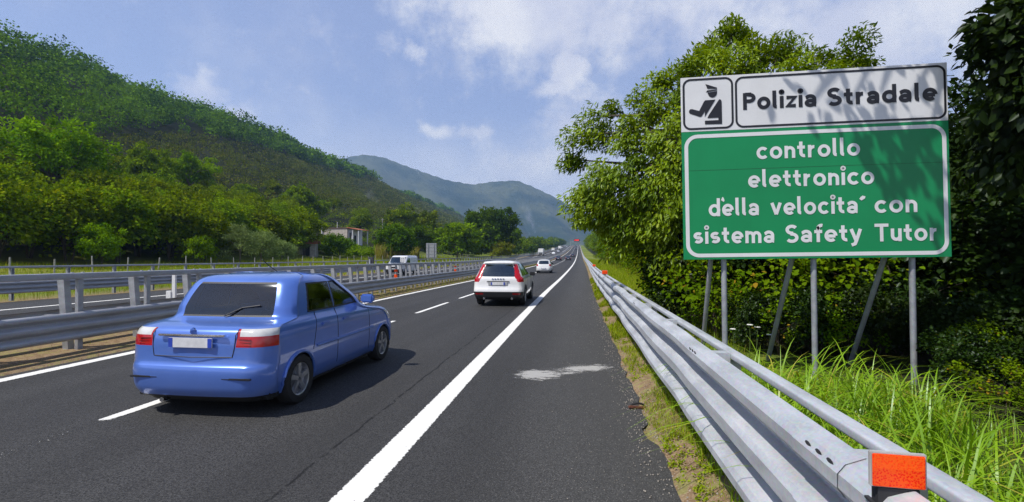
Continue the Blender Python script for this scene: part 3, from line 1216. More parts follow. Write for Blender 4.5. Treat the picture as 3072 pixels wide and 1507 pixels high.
m_glass, g = newmat('car_glass')
fr = g.n('ShaderNodeFresnel', ins={0: 1.5}).outputs[0]
tr = g.n('ShaderNodeBsdfTransparent', ins={0: (.70, .78, .76, 1)}).outputs[0]
gl = g.n('ShaderNodeBsdfGlossy', ins={0: (.9, .95, 1, 1), 1: .06}).outputs[0]
fin(g, g.n('ShaderNodeMixShader', ins={0: g.math('ADD', fr, .05), 1: tr, 2: gl}).outputs[0])
m_dglass, g = newmat('dark_car_glass')
tr = g.n('ShaderNodeBsdfTransparent', ins={0: (.10, .13, .13, 1)}).outputs[0]
gl = g.n('ShaderNodeBsdfGlossy', ins={0: (.82, .95, .95, 1), 1: .07}).outputs[0]
fr = g.n('ShaderNodeFresnel', ins={0: 1.55}).outputs[0]
fin(g, g.n('ShaderNodeMixShader', ins={0: g.math('ADD', fr, .17), 1: tr, 2: gl}).outputs[0])


def car(name, label, sl, wheels, wr, ww, pred, mats, loc, rz=0.0, step=.025, bow_r=.05, group=None, nr=16, ns=90, nf=12, track=None, spokes=5, seats=True, arch=None):
    """body lofted from horizontal slices (z, rear y, front y, half width, rear radius, front radius); pred names the part of a face"""
    sl = np.array(sl, float)
    zs = np.arange(sl[0, 0], sl[-1, 0] + 1e-6, step)
    zs[-1] = sl[-1, 0]
    c = [pchip(zs, sl[:, 0], sl[:, k]) for k in range(1, 6)]
    nc = 12
    V, ID = [], []
    segs = ['rear'] * nr + ['rcorner'] * nc + ['side'] * ns + ['fcorner'] * nc + ['front'] * nf
    for i, z in enumerate(zs):
        yr, yf, hw, rr, rf = (q[i] for q in c)
        rr = min(rr, hw * .95)
        rf = min(rf, hw * .95)
        half = []
        for k in range(nr):
            x = (hw - rr) * k / nr
            half.append((x, yr - bow_r * (1 - (x / hw) ** 2) + bow_r * (1 - ((hw - rr) / hw) ** 2)))
        for k in range(nc):
            a = R(90 * k / nc)
            half.append((hw - rr + rr * math.sin(a), yr + rr - rr * math.cos(a)))
        for k in range(ns):
            t = k / ns
            y = (yr + rr) * (1 - t) + (yf - rf) * t
            mid = .5 * (yr + rr + yf - rf)
            L = max(.5 * (yf - rf - yr - rr), .01)
            half.append((hw - .02 * ((y - mid) / L) ** 2 * 1.0, y))
        for k in range(nc):
            a = R(90 * k / nc)
            half.append((hw - rf + rf * math.cos(a), yf - rf + rf * math.sin(a)))
        for k in range(nf + 1):
            x = (hw - rf) * (1 - k / nf)
            half.append((x, yf + .10 * (1 - (x / max(hw - rf, .01)) ** 2)))
        ring = half + [(-x, y) for x, y in reversed(half[1:-1])]
        V += [(x, y, z) for x, y in ring]
    m = len(ring)
    hs = len(half)
    n = len(zs)
    V = np.array(V)
    parts = {}
    mid_seg = segs
    for i in range(n - 1):
        for k in range(m):
            k2 = (k + 1) % m
            f = (i * m + k, i * m + k2, (i + 1) * m + k2, (i + 1) * m + k)
            q = V[list(f)].mean(0)
            kk = k if k < hs - 1 else m - 1 - k
            sgm = mid_seg[min(kk, len(mid_seg) - 1)]
            skip = False
            if sgm in ('side', 'fcorner', 'rcorner'):
                for wy in wheels:
                    if (q[1] - wy) ** 2 + (q[2] - wr) ** 2 < (arch or wr * 1.13) ** 2:
                        skip = True
            if skip:
                continue
            parts.setdefault(pred(abs(q[0]), q[1], q[2], sgm, q[0]), []).append(f)
    parts.setdefault('body', []).extend([])
    root = thing(name, label, 'car', loc, rz, group)
    # roof cap
    top = V[(n - 1) * m:]
    cap_c = len(V)
    V = np.vstack([V, [[0, top[:, 1].mean(), zs[-1] + .006]]])
    capf = [((n - 1) * m + k, (n - 1) * m + (k + 1) % m, cap_c) for k in range(m)]
    body = None
    order = sorted(parts.keys(), key=lambda s: s != 'body')
    for pn in order:
        fs = parts[pn]
        if pn == 'none':
            continue
        use = sorted(set(j for f in fs for j in f) | (set(j for f in capf for j in f) if pn == 'body' else set()))
        mp_ = {j: t for t, j in enumerate(use)}
        me = bpy.data.meshes.new(pn)
        ff = [tuple(mp_[j] for j in f) for f in fs] + ([tuple(mp_[j] for j in f) for f in capf] if pn == 'body' else [])
        me.from_pydata([tuple(V[j]) for j in use], [], ff)
        me.polygons.foreach_set('use_smooth', [True] * len(me.polygons))
        sharp_ = pn.split('#')
        me.materials.append(mats.get(pn, mats['body']))
        o = bpy.data.objects.new(pn.split('#')[0], me)
        o.data.name = o.name
        COL.objects.link(o)
        o.parent = root
        if pn == 'body':
            body = o
    hwm = sl[:, 3].max()
    tk = track or hwm - .01
    # floor and inner wheel houses keep the light out from under the car
    b = MB()
    y0, y1 = sl[0, 1] + .05, sl[0, 2] - .15
    b.box(-hwm + .24, hwm - .24, y0, y1, sl[0, 0] + .0, sl[0, 0] + .35)
    for sx in (-1, 1):
        segy = [y0] + sorted(sum([[w - wr * 1.15, w + wr * 1.15] for w in wheels], [])) + [y1]
        for a0, a1 in zip(segy[0::2], segy[1::2]):
            if a1 > a0:
                b.box(sx * (hwm - .245), sx * (hwm - .07), a0, a1, sl[0, 0] + .02, sl[0, 0] + .3)
    b.build('underbody', m_under, root)
    for wy in wheels:
        for sx in (-1, 1):
            wt = MB()
            xo = sx * (tk)
            prof = [(wr * .64, -ww), (wr * .93, -ww), (wr, -ww * .85), (wr, -ww * .15), (wr * .95, -.004), (wr * .70, 0.0), (wr * .66, -.012)]
            prof = [(r_, t_ * sx) for r_, t_ in prof]
            wt.lathe(prof, (xo, wy, wr), 'x', 28)
            wh = wt.build('wheel', m_tyre, root, True)
            rm = MB()
            rm.lathe([(r_, t_ * sx) for r_, t_ in [(wr * .66, -.012), (wr * .62, -.02), (wr * .60, -.07), (0, -.075)]], (xo, wy, wr), 'x', 28)
            for k in range(spokes):
                a = 2 * math.pi * k / spokes + .3
                da = .16
                p1 = [(xo - sx * .018, wy + wr * rr_ * math.cos(a + dd), wr + wr * rr_ * math.sin(a + dd)) for rr_, dd in ((.10, -.9), (.64, -da), (.64, da), (.10, .9))]
                p2 = [(x - sx * .03, y, z) for x, y, z in p1]
                rm.add(p1 + p2, [(0, 1, 2, 3), (7, 6, 5, 4), (0, 4, 5, 1), (1, 5, 6, 2), (2, 6, 7, 3), (3, 7, 4, 0)])
            rm.build('rim', m_rim, wh, True)
    # wheel-arch lips
    for wy in wheels:
        for sx in (-1, 1):
            ar = (arch or wr * 1.13)
            b = MB()
            pts = []
            for k in range(15):
                a = R(-14 + 208 * k / 14)
                z = wr + ar * math.sin(a)
                if z > sl[0, 0]:
                    zz = min(max(z, zs[0]), zs[-1])
                    hw = float(np.interp(zz, zs, c[2]))
                    pts.append((sx * (hw - .012), wy + ar * math.cos(a), z))
            b.tube(pts, .022, 6)
            b.build('wheel_arch', mats.get('arch', mats['body']), root, True)
    if seats:
        b = MB()
        zb = float(np.interp(.5, [0, 1], [sl[0, 0] + .3, sl[0, 0] + .32]))
        for yy in (wheels[0] + .45, wheels[0] + 1.35):
            for sx in (-1, 1):
                x = sx * .36
                b.box(x - .23, x + .23, yy, yy + .12, zb + .02, .98)
                b.box(x - .12, x + .12, yy - .03, yy + .07, 1.0, 1.18)
        b.box(-hwm + .22, hwm - .22, wheels[0] + .4, wheels[1] - .5, zb - .02, zb + .10)
        b.box(-hwm + .25, hwm - .25, wheels[1] - .75, wheels[1] - .35, .75, .93)
        b.build('seats', m_seat, root, False, .01)
    return root, zs, c


def mirror_part(root, x, y, z, mat, s=1.0):
    for sx in (-1, 1):
        b = MB()
        b.box(sx * x - .10 * s, sx * x + .10 * s, y - .05, y + .06, z - .065 * s, z + .075 * s)
        b.build('side_mirror', mat, root, True, .025)


def plate(root, y, z, w=.52, h=.11, tilt=0.0):
    b = MB()
    b.box(-w / 2, w / 2, y - .012, y, z - h / 2, z + h / 2)
    b.build('number_plate', m_plate, root, False, .002)
    b = MB()
    b.box(-w / 2 + .002, -w / 2 + .05, y - .0145, y - .0122, z - h / 2 + .002, z + h / 2 - .002)
    b.box(w / 2 - .05, w / 2 - .002, y - .0145, y - .0122, z - h / 2 + .002, z + h / 2 - .002)
    b.build('number_plate_band', m_pblue, root)


# --- blue hatchback in the slow lane
SL_BLUE = [(.17, .16, 3.90, .76, .26, .45), (.24, .06, 3.98, .82, .30, .48), (.36, .01, 4.04, .855, .30, .50), (.50, .00, 4.06, .866, .30, .5), (.585, .012, 4.06, .868, .30, .5),
           (.60, .035, 4.05, .868, .28, .5), (.70, .055, 4.03, .870, .26, .52), (.84, .065, 3.94, .868, .25, .55), (.94, .085, 3.70, .862, .24, .58), (1.0, .12, 3.25, .848, .24, .55),
           (1.03, .20, 3.05, .832, .24, .5), (1.055, .42, 2.98, .822, .24, .5), (1.075, .56, 2.92, .812, .23, .48), (1.22, .63, 2.70, .782, .20, .42), (1.40, .73, 2.36, .735, .19, .38),
           (1.53, .83, 2.10, .690, .20, .35), (1.585, .95, 1.92, .64, .22, .32), (1.612, 1.12, 1.72, .54, .24, .28), (1.622, 1.30, 1.56, .36, .2, .2)]


def pred_blue(ax, y, z, sg_, x):
    r = pred_blue_(ax, y, z, sg_, x)
    if r == 'body':
        for dz in (-.022, 0, .022):
            for dy in (-.03, 0, .03):
                if 'window' in pred_blue_(max(ax - (.03 if sg_ == 'rear' else 0), 0), y + dy, z + dz, sg_, x):
                    return 'window_seal'
    return r


def pred_blue_(ax, y, z, sg_, x):
    if 1.105 < z < 1.49:
        if sg_ == 'rear' and ax < .585:
            return 'rear_window'
        if sg_ == 'front':
            return 'windscreen'
        if sg_ == 'side':
            z1 = 1.475
            if 1.13 < z < z1:
                lo = 1.02 + (z - 1.1) * .30
                hi = 2.63 - (z - 1.1) * 1.15
                if lo < y < hi and not (1.62 < y < 1.70):
                    return 'rear_side_window' + ('#l' if x < 0 else '#r') if y < 1.66 else 'front_side_window' + ('#l' if x < 0 else '#r')
    if .80 < z < 1.00 and sg_ in ('rcorner', 'rear') and ax > .50 and y < .46:
        if z > .925 and ax > .53:
            return 'reversing_lamp' + ('#l' if x < 0 else '#r')
        return 'tail_lamp' + ('#l' if x < 0 else '#r')
    if sg_ in ('rear', 'rcorner') and z < .595 and y < .6:
        if z < .25:
            return 'lower_bumper'
        return 'bumper'
    if z < .235 and sg_ == 'side':
        return 'sill'
    if .70 < z < .88 and sg_ == 'fcorner':
        return 'headlight' + ('#l' if x < 0 else '#r')
    return 'body'


mats_blue = {'window_seal': m_trim, 'body': m_blue, 'rear_window': m_glass, 'windscreen': m_glass, 'bumper': m_blue, 'lower_bumper': m_trim, 'sill': m_blue}
for q in '#l', '#r':
    mats_blue.update({'rear_side_window' + q: m_glass, 'front_side_window' + q: m_glass, 'tail_lamp' + q: m_red, 'reversing_lamp' + q: m_clear, 'headlight' + q: m_clear})
BLUE_Y = 5.63 - .74
blue, bz, bc = car('blue_hatchback', 'blue hatchback driving away in the slow lane, nearest car to the camera', SL_BLUE, (.74, 3.30), .305, .19, pred_blue, mats_blue,
                   P(-4.30, BLUE_Y), 0, .02, ns=150, nr=22, track=.862)
blue.scale = (1.035, 1, .985)


def side_line(root, name, z, y0, y1, rad, mat, prof, sides=(-1, 1), n=24, dz=0.0, prow=.004):
    """thin moulding or seam following the body side at height z"""
    zs, c = prof
    hw = float(np.interp(z, zs, c[2]))
    yr = float(np.interp(z, zs, c[0])) + float(np.interp(z, zs, c[3]))
    yf = float(np.interp(z, zs, c[1])) - float(np.interp(z, zs, c[4]))
    mid, L = .5 * (yr + yf), .5 * (yf - yr)
    b = MB()
    for sx in sides:
        pts = []
        for k in range(n + 1):
            y = y0 + (y1 - y0) * k / n
            pts.append((sx * (hw - .02 * ((y - mid) / L) ** 2 + prow), y, z + dz * k / n))
        b.tube(pts, rad, 5)
    return b.build(name, mat, root, True)


def seam(root, ys, z0, z1, prof, mat, lean=0.0):
    zs, c = prof
    b = MB()
    for y_ in ys:
        for sx in (-1, 1):
            pts = []
            for k in range(13):
                z = z0 + (z1 - z0) * k / 12
                y = y_ + lean * k / 12
                hw = float(np.interp(z, zs, c[2]))
                yr = float(np.interp(z, zs, c[0])) + float(np.interp(z, zs, c[3]))
                yf = float(np.interp(z, zs, c[1])) - float(np.interp(z, zs, c[4]))
                mid, L = .5 * (yr + yf), .5 * (yf - yr)
                pts.append((sx * (hw - .02 * ((y - mid) / L) ** 2 + .0005), y, z))
            b.tube(pts, .0045, 5)
    return b.build('door_seam', mat, root)


bp = (bz, bc)
seam(blue, (1.66, 2.72), .32, 1.10, bp, m_trim)
seam(blue, (1.02,), .62, 1.10, bp, m_trim, .12)
rubm = simple('blue_rub_strip', (.13, .22, .52), .5)
for sx in (-1, 1):
    side_line(blue, 'rub_strip', .66, 1.10, 2.86, .020, rubm, bp, (sx,))
for sx in (-1, 1):
    side_line(blue, 'waist_moulding', 1.118, 1.0, 2.62, .010, m_trim, bp, (sx,))
for sx in (-1, 1):
    for y in (1.22, 1.80):
        b = MB()
        b.box(sx * .868 - .014, sx * .868 + .018, y, y + .19, .905, .945)
        b.build('door_handle', m_blue, blue, True, .012)
mirror_part(blue, .92, 2.52, 1.16, m_blue)
plate(blue, .016, .86)
# lid outline, badge and lamp details
b = MB()
for sx in (-1, 1):
    b.tube([(sx * .50, .118, 1.003), (sx * .50, .062, .95), (sx * .49, .052, .80), (sx * .47, .045, .70)], .005, 5)
b.tube([(-.47, .045, .70), (0, -.005, .70), (.47, .045, .70)], .005, 5)
b.build('lid_seam', m_trim, blue)
b = MB()
b.lathe([(0, -.012), (.036, -.010), (.042, 0)], (0, .05, .985), 'x', 14)
bd = b.build('badge', m_chrome, blue, True)
bd.rotation_euler = (0, 0, 0)
b = MB()
for sx in (-1, 1):
    for k in range(3):
        z = .825 + .035 * k
        b = MB()
        b.box(sx * .60 - .07, sx * .60 + .07, .062, .074, z, z + .006)
        b.build('lamp_trim', m_dred, blue)
b = MB()
b.box(-.40, .40, .012, .05, .93, .955)
b.build('plate_lamp_bar', m_chrome, blue, True, .008)
b = MB()
for sx in (-1, 1):
    b.box(sx * .55 - .17, sx * .55 + .17, -.012, .02, .455, .475)
b.build('bumper_strip', m_trim, blue, True, .006)
b = MB()
b.tube([(0, .53, 1.10), (.20, .585, 1.20), (.42, .60, 1.23)], .009, 6)
b.build('wiper', m_trim, blue)
b = MB()
b.tube([(-.35, .22, .20), (-.35, .02, .20)], .028, 10)
b.build('exhaust', m_chrome, blue, True)
b = MB()
b.tube([(0, 1.62, 1.612), (0, 1.42, 1.70), (0, 1.25, 1.80)], .006, 5)
b.build('aerial', m_trim, blue)

# --- white off-roader
SL_SUV = [(.24, .22, 4.30, .80, .25, .4), (.32, .06, 4.45, .885, .22, .5), (.45, .02, 4.55, .925, .22, .52), (.56, .0, 4.60, .938, .22, .55), (.62, .012, 4.62, .940, .22, .55),
          (.70, .05, 4.62, .940, .22, .55), (.82, .085, 4.58, .938, .22, .58), (.96, .10, 4.45, .935, .22, .6), (1.03, .115, 4.20, .918, .22, .6), (1.09, .15, 3.40, .885, .22, .55),
          (1.16, .19, 3.25, .852, .2, .5), (1.26, .245, 3.02, .806, .19, .45), (1.42, .345, 2.62, .735, .18, .40), (1.56, .42, 2.25, .668, .18, .36), (1.63, .40, 2.02, .622, .18, .32),
          (1.665, .46, 1.85, .565, .2, .3), (1.685, .75, 1.6, .45, .2, .3), (1.69, 1.0, 1.45, .3, .2, .2)]


def pred_suv(ax, y, z, sg_, x):
    q = '#l' if x < 0 else '#r'
    if 1.10 < z < 1.585 and sg_ == 'rear' and ax < .62 - (z - 1.1) * .14:
        return 'rear_window'
    rearish = sg_ in ('rear', 'rcorner')
    # tall lamps climb from the shoulder to the roof beside the rear window
    if rearish and y < .80:
        if 1.10 <= z < 1.56 and .60 - (z - 1.1) * .14 < ax < .83 - (z - 1.1) * .36:
            return 'tail_lamp' + q
        if .90 < z < 1.10 and ax > .62 + (1.10 - z) * .55:
            return 'tail_lamp' + q
    if 1.13 < z < 1.57 and sg_ == 'side':
        lo = .55 + (z - 1.1) * .25
        hi = 3.08 - (z - 1.1) * 1.45
        if lo < y < hi and not (1.62 < y < 1.70) and not (.98 < y < 1.03):
            return ('rear_side_window' if y < 1.66 else 'front_side_window') + q
    if 1.11 < z < 1.58 and sg_ == 'front':
        return 'windscreen'
    if rearish and z < .545:
        if .44 < z < .515 and .55 < ax < .84:
            return 'rear_reflector' + q
        return 'lower_bumper'
    if sg_ == 'side' and z < .40:
        return 'sill'
    if sg_ == 'fcorner' and .74 < z < .95:
        return 'headlight' + q
    return 'body'


mats_suv = {'body': m_wcar, 'rear_window': m_dglass, 'windscreen': m_dglass, 'lower_bumper': m_trim, 'sill': m_trim, 'arch': m_trim}
for q in '#l', '#r':
    mats_suv.update({'rear_side_window' + q: m_dglass, 'front_side_window' + q: m_dglass, 'tail_lamp' + q: m_red, 'rear_reflector' + q: m_dred, 'headlight' + q: m_clear})
SUV_Y = 18.5 - .95
suv, sz, sc_ = car('white_off_roader', 'white off-roader with tall red tail lamps in the middle of the road', SL_SUV, (.95, 3.72), .36, .235, pred_suv, mats_suv, P(-2.93, SUV_Y), 0, .022, ns=110, nr=26, track=.93)
for sx in (-1, 1):
    b = MB()
    b.tube([(sx * .60, .75, 1.70), (sx * .60, .95, 1.735), (sx * .62, 2.0, 1.73), (sx * .62, 2.2, 1.69)], .018, 6)
    b.build('roof_rail', m_rim, suv, True)
b = MB()
b.box(-.56, .56, .33, .46, 1.575, 1.612)
b.build('spoiler', m_wcar, suv, True, .014)
b = MB()
b.box(-.36, .36, .034, .06, .77, .915)
b.build('plate_recess', simple('grey_recess', (.42, .42, .43), .5), suv, True, .01)
plate(suv, .031, .845)
b = MB()
b.box(-.42, .42, .036, .10, .918, .940)
b.build('tailgate_handle', m_trim, suv, True, .008)
b = MB()
for k in range(5):
    x = -.20 + .1 * k
    b.box(x - .03, x + .03, .055, .075, 1.0, 1.035)
b.build('badge', m_chrome, suv)
for sx in (-1, 1):
    b = MB()
    b.tube([(sx * .52, .25, .30), (sx * .52, .02, .30)], .04, 12)
    b.build('exhaust', m_chrome, suv, True)
mirror_part(suv, 1.02, 2.78, 1.12, m_trim, 1.1)
seam(suv, (1.66, 2.85), .42, 1.10, (sz, sc_), m_trim)

# --- small white hatchback
SL_MIC = [(.20, .16, 3.55, .72, .25, .45), (.30, .03, 3.68, .80, .32, .5), (.46, .0, 3.74, .83, .34, .55), (.60, .01, 3.76, .835, .34, .55), (.72, .05, 3.70, .832, .34, .58), (.86, .09, 3.55, .825, .34, .6),
          (.98, .14, 3.20, .80, .34, .55), (1.04, .18, 2.95, .778, .34, .5), (1.2, .28, 2.65, .722, .34, .46), (1.36, .38, 2.25, .655, .36, .42), (1.45, .46, 1.95, .59, .36, .36), (1.50, .60, 1.75, .48, .3, .3), (1.525, .85, 1.5, .3, .2, .2)]


def pred_mic(ax, y, z, sg_, x):
    q = '#l' if x < 0 else '#r'
    if sg_ in ('rear', 'rcorner') and 1.0 < z < 1.36 and ax < .60 - (z - 1.0) * .25 - max(0, 1.08 - z) * 1.2 and y < .62:
        return 'rear_window'
    if sg_ in ('rcorner',) and .80 < z < 1.0 and ax > .60 and y < .45:
        return 'tail_lamp' + q
    if sg_ == 'side' and 1.06 < z < 1.38:
        if .75 + (z - 1) * .2 < y < 2.62 - (z - 1.0) * 1.2 and not (1.5 < y < 1.58):
            return ('rear_side_window' if y < 1.54 else 'front_side_window') + q
    if sg_ == 'front' and 1.06 < z < 1.42:
        return 'windscreen'
    if sg_ in ('rear', 'rcorner') and z < .29:
        return 'lower_bumper'
    return 'body'


mats_mic = {'body': m_wcar, 'rear_window': m_dglass, 'windscreen': m_dglass, 'lower_bumper': m_trim, 'arch': m_wcar}
for q in '#l', '#r':
    mats_mic.update({'rear_side_window' + q: m_dglass, 'front_side_window' + q: m_dglass, 'tail_lamp' + q: m_red})
mic, mz, mc = car('white_hatchback', 'small rounded white hatchback ahead of the white off-roader', SL_MIC, (.62, 3.07), .295, .18, pred_mic, mats_mic, P(-4.12, 53.6), 0, .03, ns=60, nr=16, track=.82)
plate(mic, -.048, .56)
b = MB()
b.box(-.45, .45, .36, .50, 1.40, 1.435)
b.build('spoiler', m_wcar, mic, True, .012)
mirror_part(mic, .88, 2.35, 1.05, m_trim)

# --- black cars far ahead, copies of one low saloon
SL_SAL = [(.20, .15, 4.2, .78, .22, .45), (.32, .02, 4.36, .86, .25, .5), (.55, .0, 4.42, .885, .26, .5), (.75, .03, 4.38, .885, .25, .55), (.90, .08, 4.0, .875, .25, .55), (.97, .30, 3.3, .85, .25, .5), (1.0, .62, 3.05, .82, .25, .5),
          (1.15, .85, 2.7, .74, .24, .42), (1.33, 1.12, 2.3, .64, .24, .36), (1.41, 1.35, 2.05, .56, .25, .3), (1.45, 1.6, 1.85, .36, .2, .2)]


def pred_sal(ax, y, z, sg_, x):
    q = '#l' if x < 0 else '#r'
    if sg_ in ('rear', 'rcorner') and 1.02 < z < 1.36 and y < 1.5:
        return 'rear_window'
    if sg_ == 'side' and 1.03 < z < 1.36 and y > 1.1 + (z - 1) * .7 and y < 3.0 - (z - 1) * 1.9:
        return 'side_window' + q
    if sg_ == 'rcorner' and .72 < z < .88:
        return 'tail_lamp' + q
    if sg_ in ('rear', 'rcorner') and z < .3:
        return 'lower_bumper'
    return 'body'


mats_sal = {'body': m_bcar, 'rear_window': m_dglass, 'lower_bumper': m_trim}
for q in '#l', '#r':
    mats_sal.update({'side_window' + q: m_dglass, 'tail_lamp' + q: m_red})
sal, _a, _b = car('black_saloon', 'black car far ahead alone in the fast lane beside the median barrier', SL_SAL, (.95, 3.6), .31, .2, pred_sal, mats_sal, P(-6.9, 150), 0, .05, ns=40, nr=8, seats=False)
plate(sal, -.045, .62)
FAR = [(-3.9, 152, 'black car far ahead in the slow lane, nearer of two close together'), (-3.3, 206, 'black car far ahead in the slow lane, farther of two close together'),
       (-3.6, 420, 'distant dark car ahead, most distant of the black cars'), ]
for lat_, y_, lb in FAR:
    dup(sal, P(lat_, y_), 0, None, lb)

# --- traffic coming the other way
m_cab = simple('lorry_cab_white', (.72, .72, .70), .4, coat=.4)
m_cover = simple('lorry_box', (.66, .66, .64), .6)
m_beige = simple('lorry_beige', (.50, .46, .38), .6)


def lorry(label, loc, w, h, L, mat, cabh):
    t = thing('lorry', label, 'lorry', loc, math.pi)
    b = MB()
    b.prism([(0, .55), (0, cabh * .5), (-.0, cabh * .55), (-.28, cabh), (-1.9, cabh), (-1.9, .55)], 'x', -w / 2 + .04, w / 2 - .04)
    cab = b.build('cab', m_cab, t, False, .05)
    b = MB()
    b.prism([(.012, cabh * .52), (-.01, cabh * .57), (-.235, cabh * .90), (-.25, cabh * .90), (-.02, cabh * .52)], 'x', -w / 2 + .2, w / 2 - .2)
    b.build('windscreen', m_dglass, cab)
    b = MB()
    b.box(-w / 2 + .06, w / 2 - .06, .002, .06, .42, .85)
    b.box(-w / 2 + .3, w / 2 - .3, .002, .03, 1.0, cabh * .48)
    b.build('grille', m_trim, t)
    b = MB()
    b.box(-w / 2, w / 2, -L, -2.1, 1.0, h)
    b.build('box_body', mat, t, False, .03)
    b = MB()
    b.box(-w / 2 + .3, w / 2 - .3, -L, -.3, .5, .95)
    b.build('chassis', m_under, t)
    for sx in (-1, 1):
        b = MB()
        b.box(sx * (w / 2 - .3) - .13, sx * (w / 2 - .3) + .13, .061, .08, .55, .72)
        b.build('headlight', m_clear, t)
        for yy in (-.9, -L + 1.2, -L + 2.4):
            b = MB()
            b.lathe([(0, 0), (.3, 0), (.48, -.02 * sx), (.48, -.28 * sx)], (sx * (w / 2 - .06), yy, .48), 'x', 16)
            b.build('wheel', m_tyre, t, True)
    return t


lorry('white lorry facing the camera on the far carriageway, nearest of the lorries', P(-19.0, 232), 2.5, 3.55, 9, m_cover, 2.9)
lorry('small beige lorry on the far carriageway between two white lorries', P(-19.3, 350), 2.2, 3.1, 7, m_beige, 2.4)
lorry('tall white lorry on the far carriageway, farthest of the lorries', P(-17.0, 412), 2.5, 3.9, 11, m_cover, 3.0)


def mats_in(col):
    d = dict(mats_mic)
    d['body'] = col
    return d


# oncoming white van near the median
SL_VAN = [(.25, .1, 4.9, .85, .15, .35), (.4, .02, 5.0, .93, .12, .42), (.7, .0, 5.02, .95, .10, .45), (.98, .0, 4.95, .95, .10, .45), (1.10, .0, 4.55, .945, .10, .42), (1.2, .0, 4.2, .935, .10, .4), (1.55, .02, 3.72, .90, .10, .36), (1.85, .03, 3.35, .86, .12, .32),
          (1.94, .08, 3.15, .82, .15, .3), (1.97, .25, 2.9, .7, .15, .25)]


def pred_van(ax, y, z, sg_, x):
    q = '#l' if x < 0 else '#r'
    if sg_ in ('front',) and 1.17 < z < 1.82 or (sg_ == 'fcorner' and 1.2 < z < 1.8 and ax < .78):
        return 'windscreen'
    if sg_ == 'side' and 1.16 < z < 1.70 and 2.55 < y < 3.75 - (z - 1.16) * .6:
        return 'front_side_window' + q
    if sg_ == 'fcorner' and .75 < z < 1.0:
        return 'headlight' + q
    if sg_ in ('front', 'fcorner') and z < .55:
        return 'bumper'
    if sg_ == 'front' and .66 < z < .86 and ax < .45:
        return 'grille'
    return 'body'


mats_van = {'body': m_wcar, 'windscreen': m_dglass, 'bumper': m_trim, 'grille': m_trim}
for q in '#l', '#r':
    mats_van.update({'front_side_window' + q: m_dglass, 'headlight' + q: m_clear})
van, _a, _b = car('white_van', 'white van coming the other way behind the median barrier', SL_VAN, (1.0, 4.05), .33, .2, pred_van, mats_van, P(-18.9, 52.0), math.pi, .04, ns=50, nr=8)
van['category'] = 'van'
mirror_part(van, 1.02, 3.75, 1.22, m_trim)

# small distant oncoming cars: one saloon in white and silver
ON = [(-14.2, 262, 'white car on the far carriageway just left of the median barrier', m_wcar), (-14.5, 330, 'silver car on the far carriageway beside the small beige lorry', m_scar), (-18.8, 520, 'white car high up the far carriageway behind the tall lorry', m_wcar),
      (-14.4, 560, 'silver car high up the far carriageway near the median', m_scar), (-18.5, 640, 'most distant silver car on the far carriageway', m_scar)]
for lat_, y_, lb, mt in ON:
    d = dup(sal, P(lat_, y_), math.pi, None, lb)
    d.name = 'distant_car'
    for ch in d.children:
        if ch.name.startswith('body'):
            ch.data = ch.data.copy()
            ch.data.materials[0] = mt
for lat_, y_, lb in ((-3.4, 690, 'pale car near the crest of the road under the gantry'), (-6.9, 640, 'silver car near the crest in the fast lane')):
    d = dup(sal, P(lat_, y_), 0, None, lb)
    d.name = 'distant_car'
    for ch in d.children:
        if ch.name.startswith('body'):
            ch.data = ch.data.copy()
            ch.data.materials[0] = m_scar
# ------------------------------------------------------------------ buildings and roadside furniture beyond the road
m_plaster, g = newmat('old_plaster')
p = g.obj()
n = g.noise(p, 1.2, 6, .65)
st = g.noise(g.n('ShaderNodeMapping', ins={0: p, 3: (5, 5, .5)}).outputs[0], 1, 4, .6)
c = g.mix(g.mr(n, .35, .7), (.46, .40, .34), (.60, .54, .48))
c = g.mix(g.mr(st, .5, .8, 0, .4), c, (.30, .27, .23))
fin(g, pbr(g, c, .9, 0, .2))
m_wall = simple('white_render', (.62, .62, .62), .85)
m_tile = simple('terracotta_tiles', (.36, .11, .045), .85, var=.3, scale=9)
m_conc = simple('concrete', (.36, .34, .31), .9, var=.25)
m_void = simple('dark_interior', (.012, .012, .014), .9)

hy = 128.0
hp = Vector((-66.0, hy, 6.1))
ho = thing('house', 'small flat roofed house with bare plaster wall and tiled porch on the hillside', 'house', hp, R(-6))
zb = 0.3
b = MB()
b.box(-5.4, 2.3, 0, 6, -3.5, zb + 3.6)
b.build('wall', m_plaster, ho)
b = MB()
b.box(-5.55, 2.45, -.15, 6.15, zb + 3.6, zb + 3.85)
b.build('roof', simple('brown_roof_edge', (.16, .10, .075), .9), ho)
b = MB()
b.prism([(-5.95, -1.2), (-5.42, -1.2), (-5.42, zb + 4.5), (-5.75, zb + 4.5)], 'y', -.3, .1)
b.build('wall', m_wall, ho)
b = MB()
b.box(2.32, 3.7, .5, 5.5, -3.5, zb + 3.4)
an = b.build('wall', m_wall, ho)
b = MB()
b.box(3.72, 3.76, 1.2, 2.2, -1.0, zb + 1.7)
b.build('door', m_void, an)
b = MB()
b.box(2.7, 3.3, .46, .49, zb + .2, zb + 2.4)
b.build('window', m_void, an)
b = MB()
b.prism([(2.4, zb + 3.75), (6.4, zb + 3.05), (6.4, zb + 3.15), (2.4, zb + 3.9)], 'y', -.6, 4.8)
b.build('porch_roof', m_tile, ho)
for x, y in ((6.0, -.3), (4.2, -.3), (6.0, 4.4)):
    b = MB()
    b.box(x - .12, x + .12, y - .12, y + .12, -3.5, zb + 3.05)
    b.build('porch_post', m_wall, ho)
b = MB()
b.tube([(-2.2, 2, zb + 3.8), (-2.2, 2, zb + 5.6)], .09, 6)
b.build('chimney', m_wall, ho)

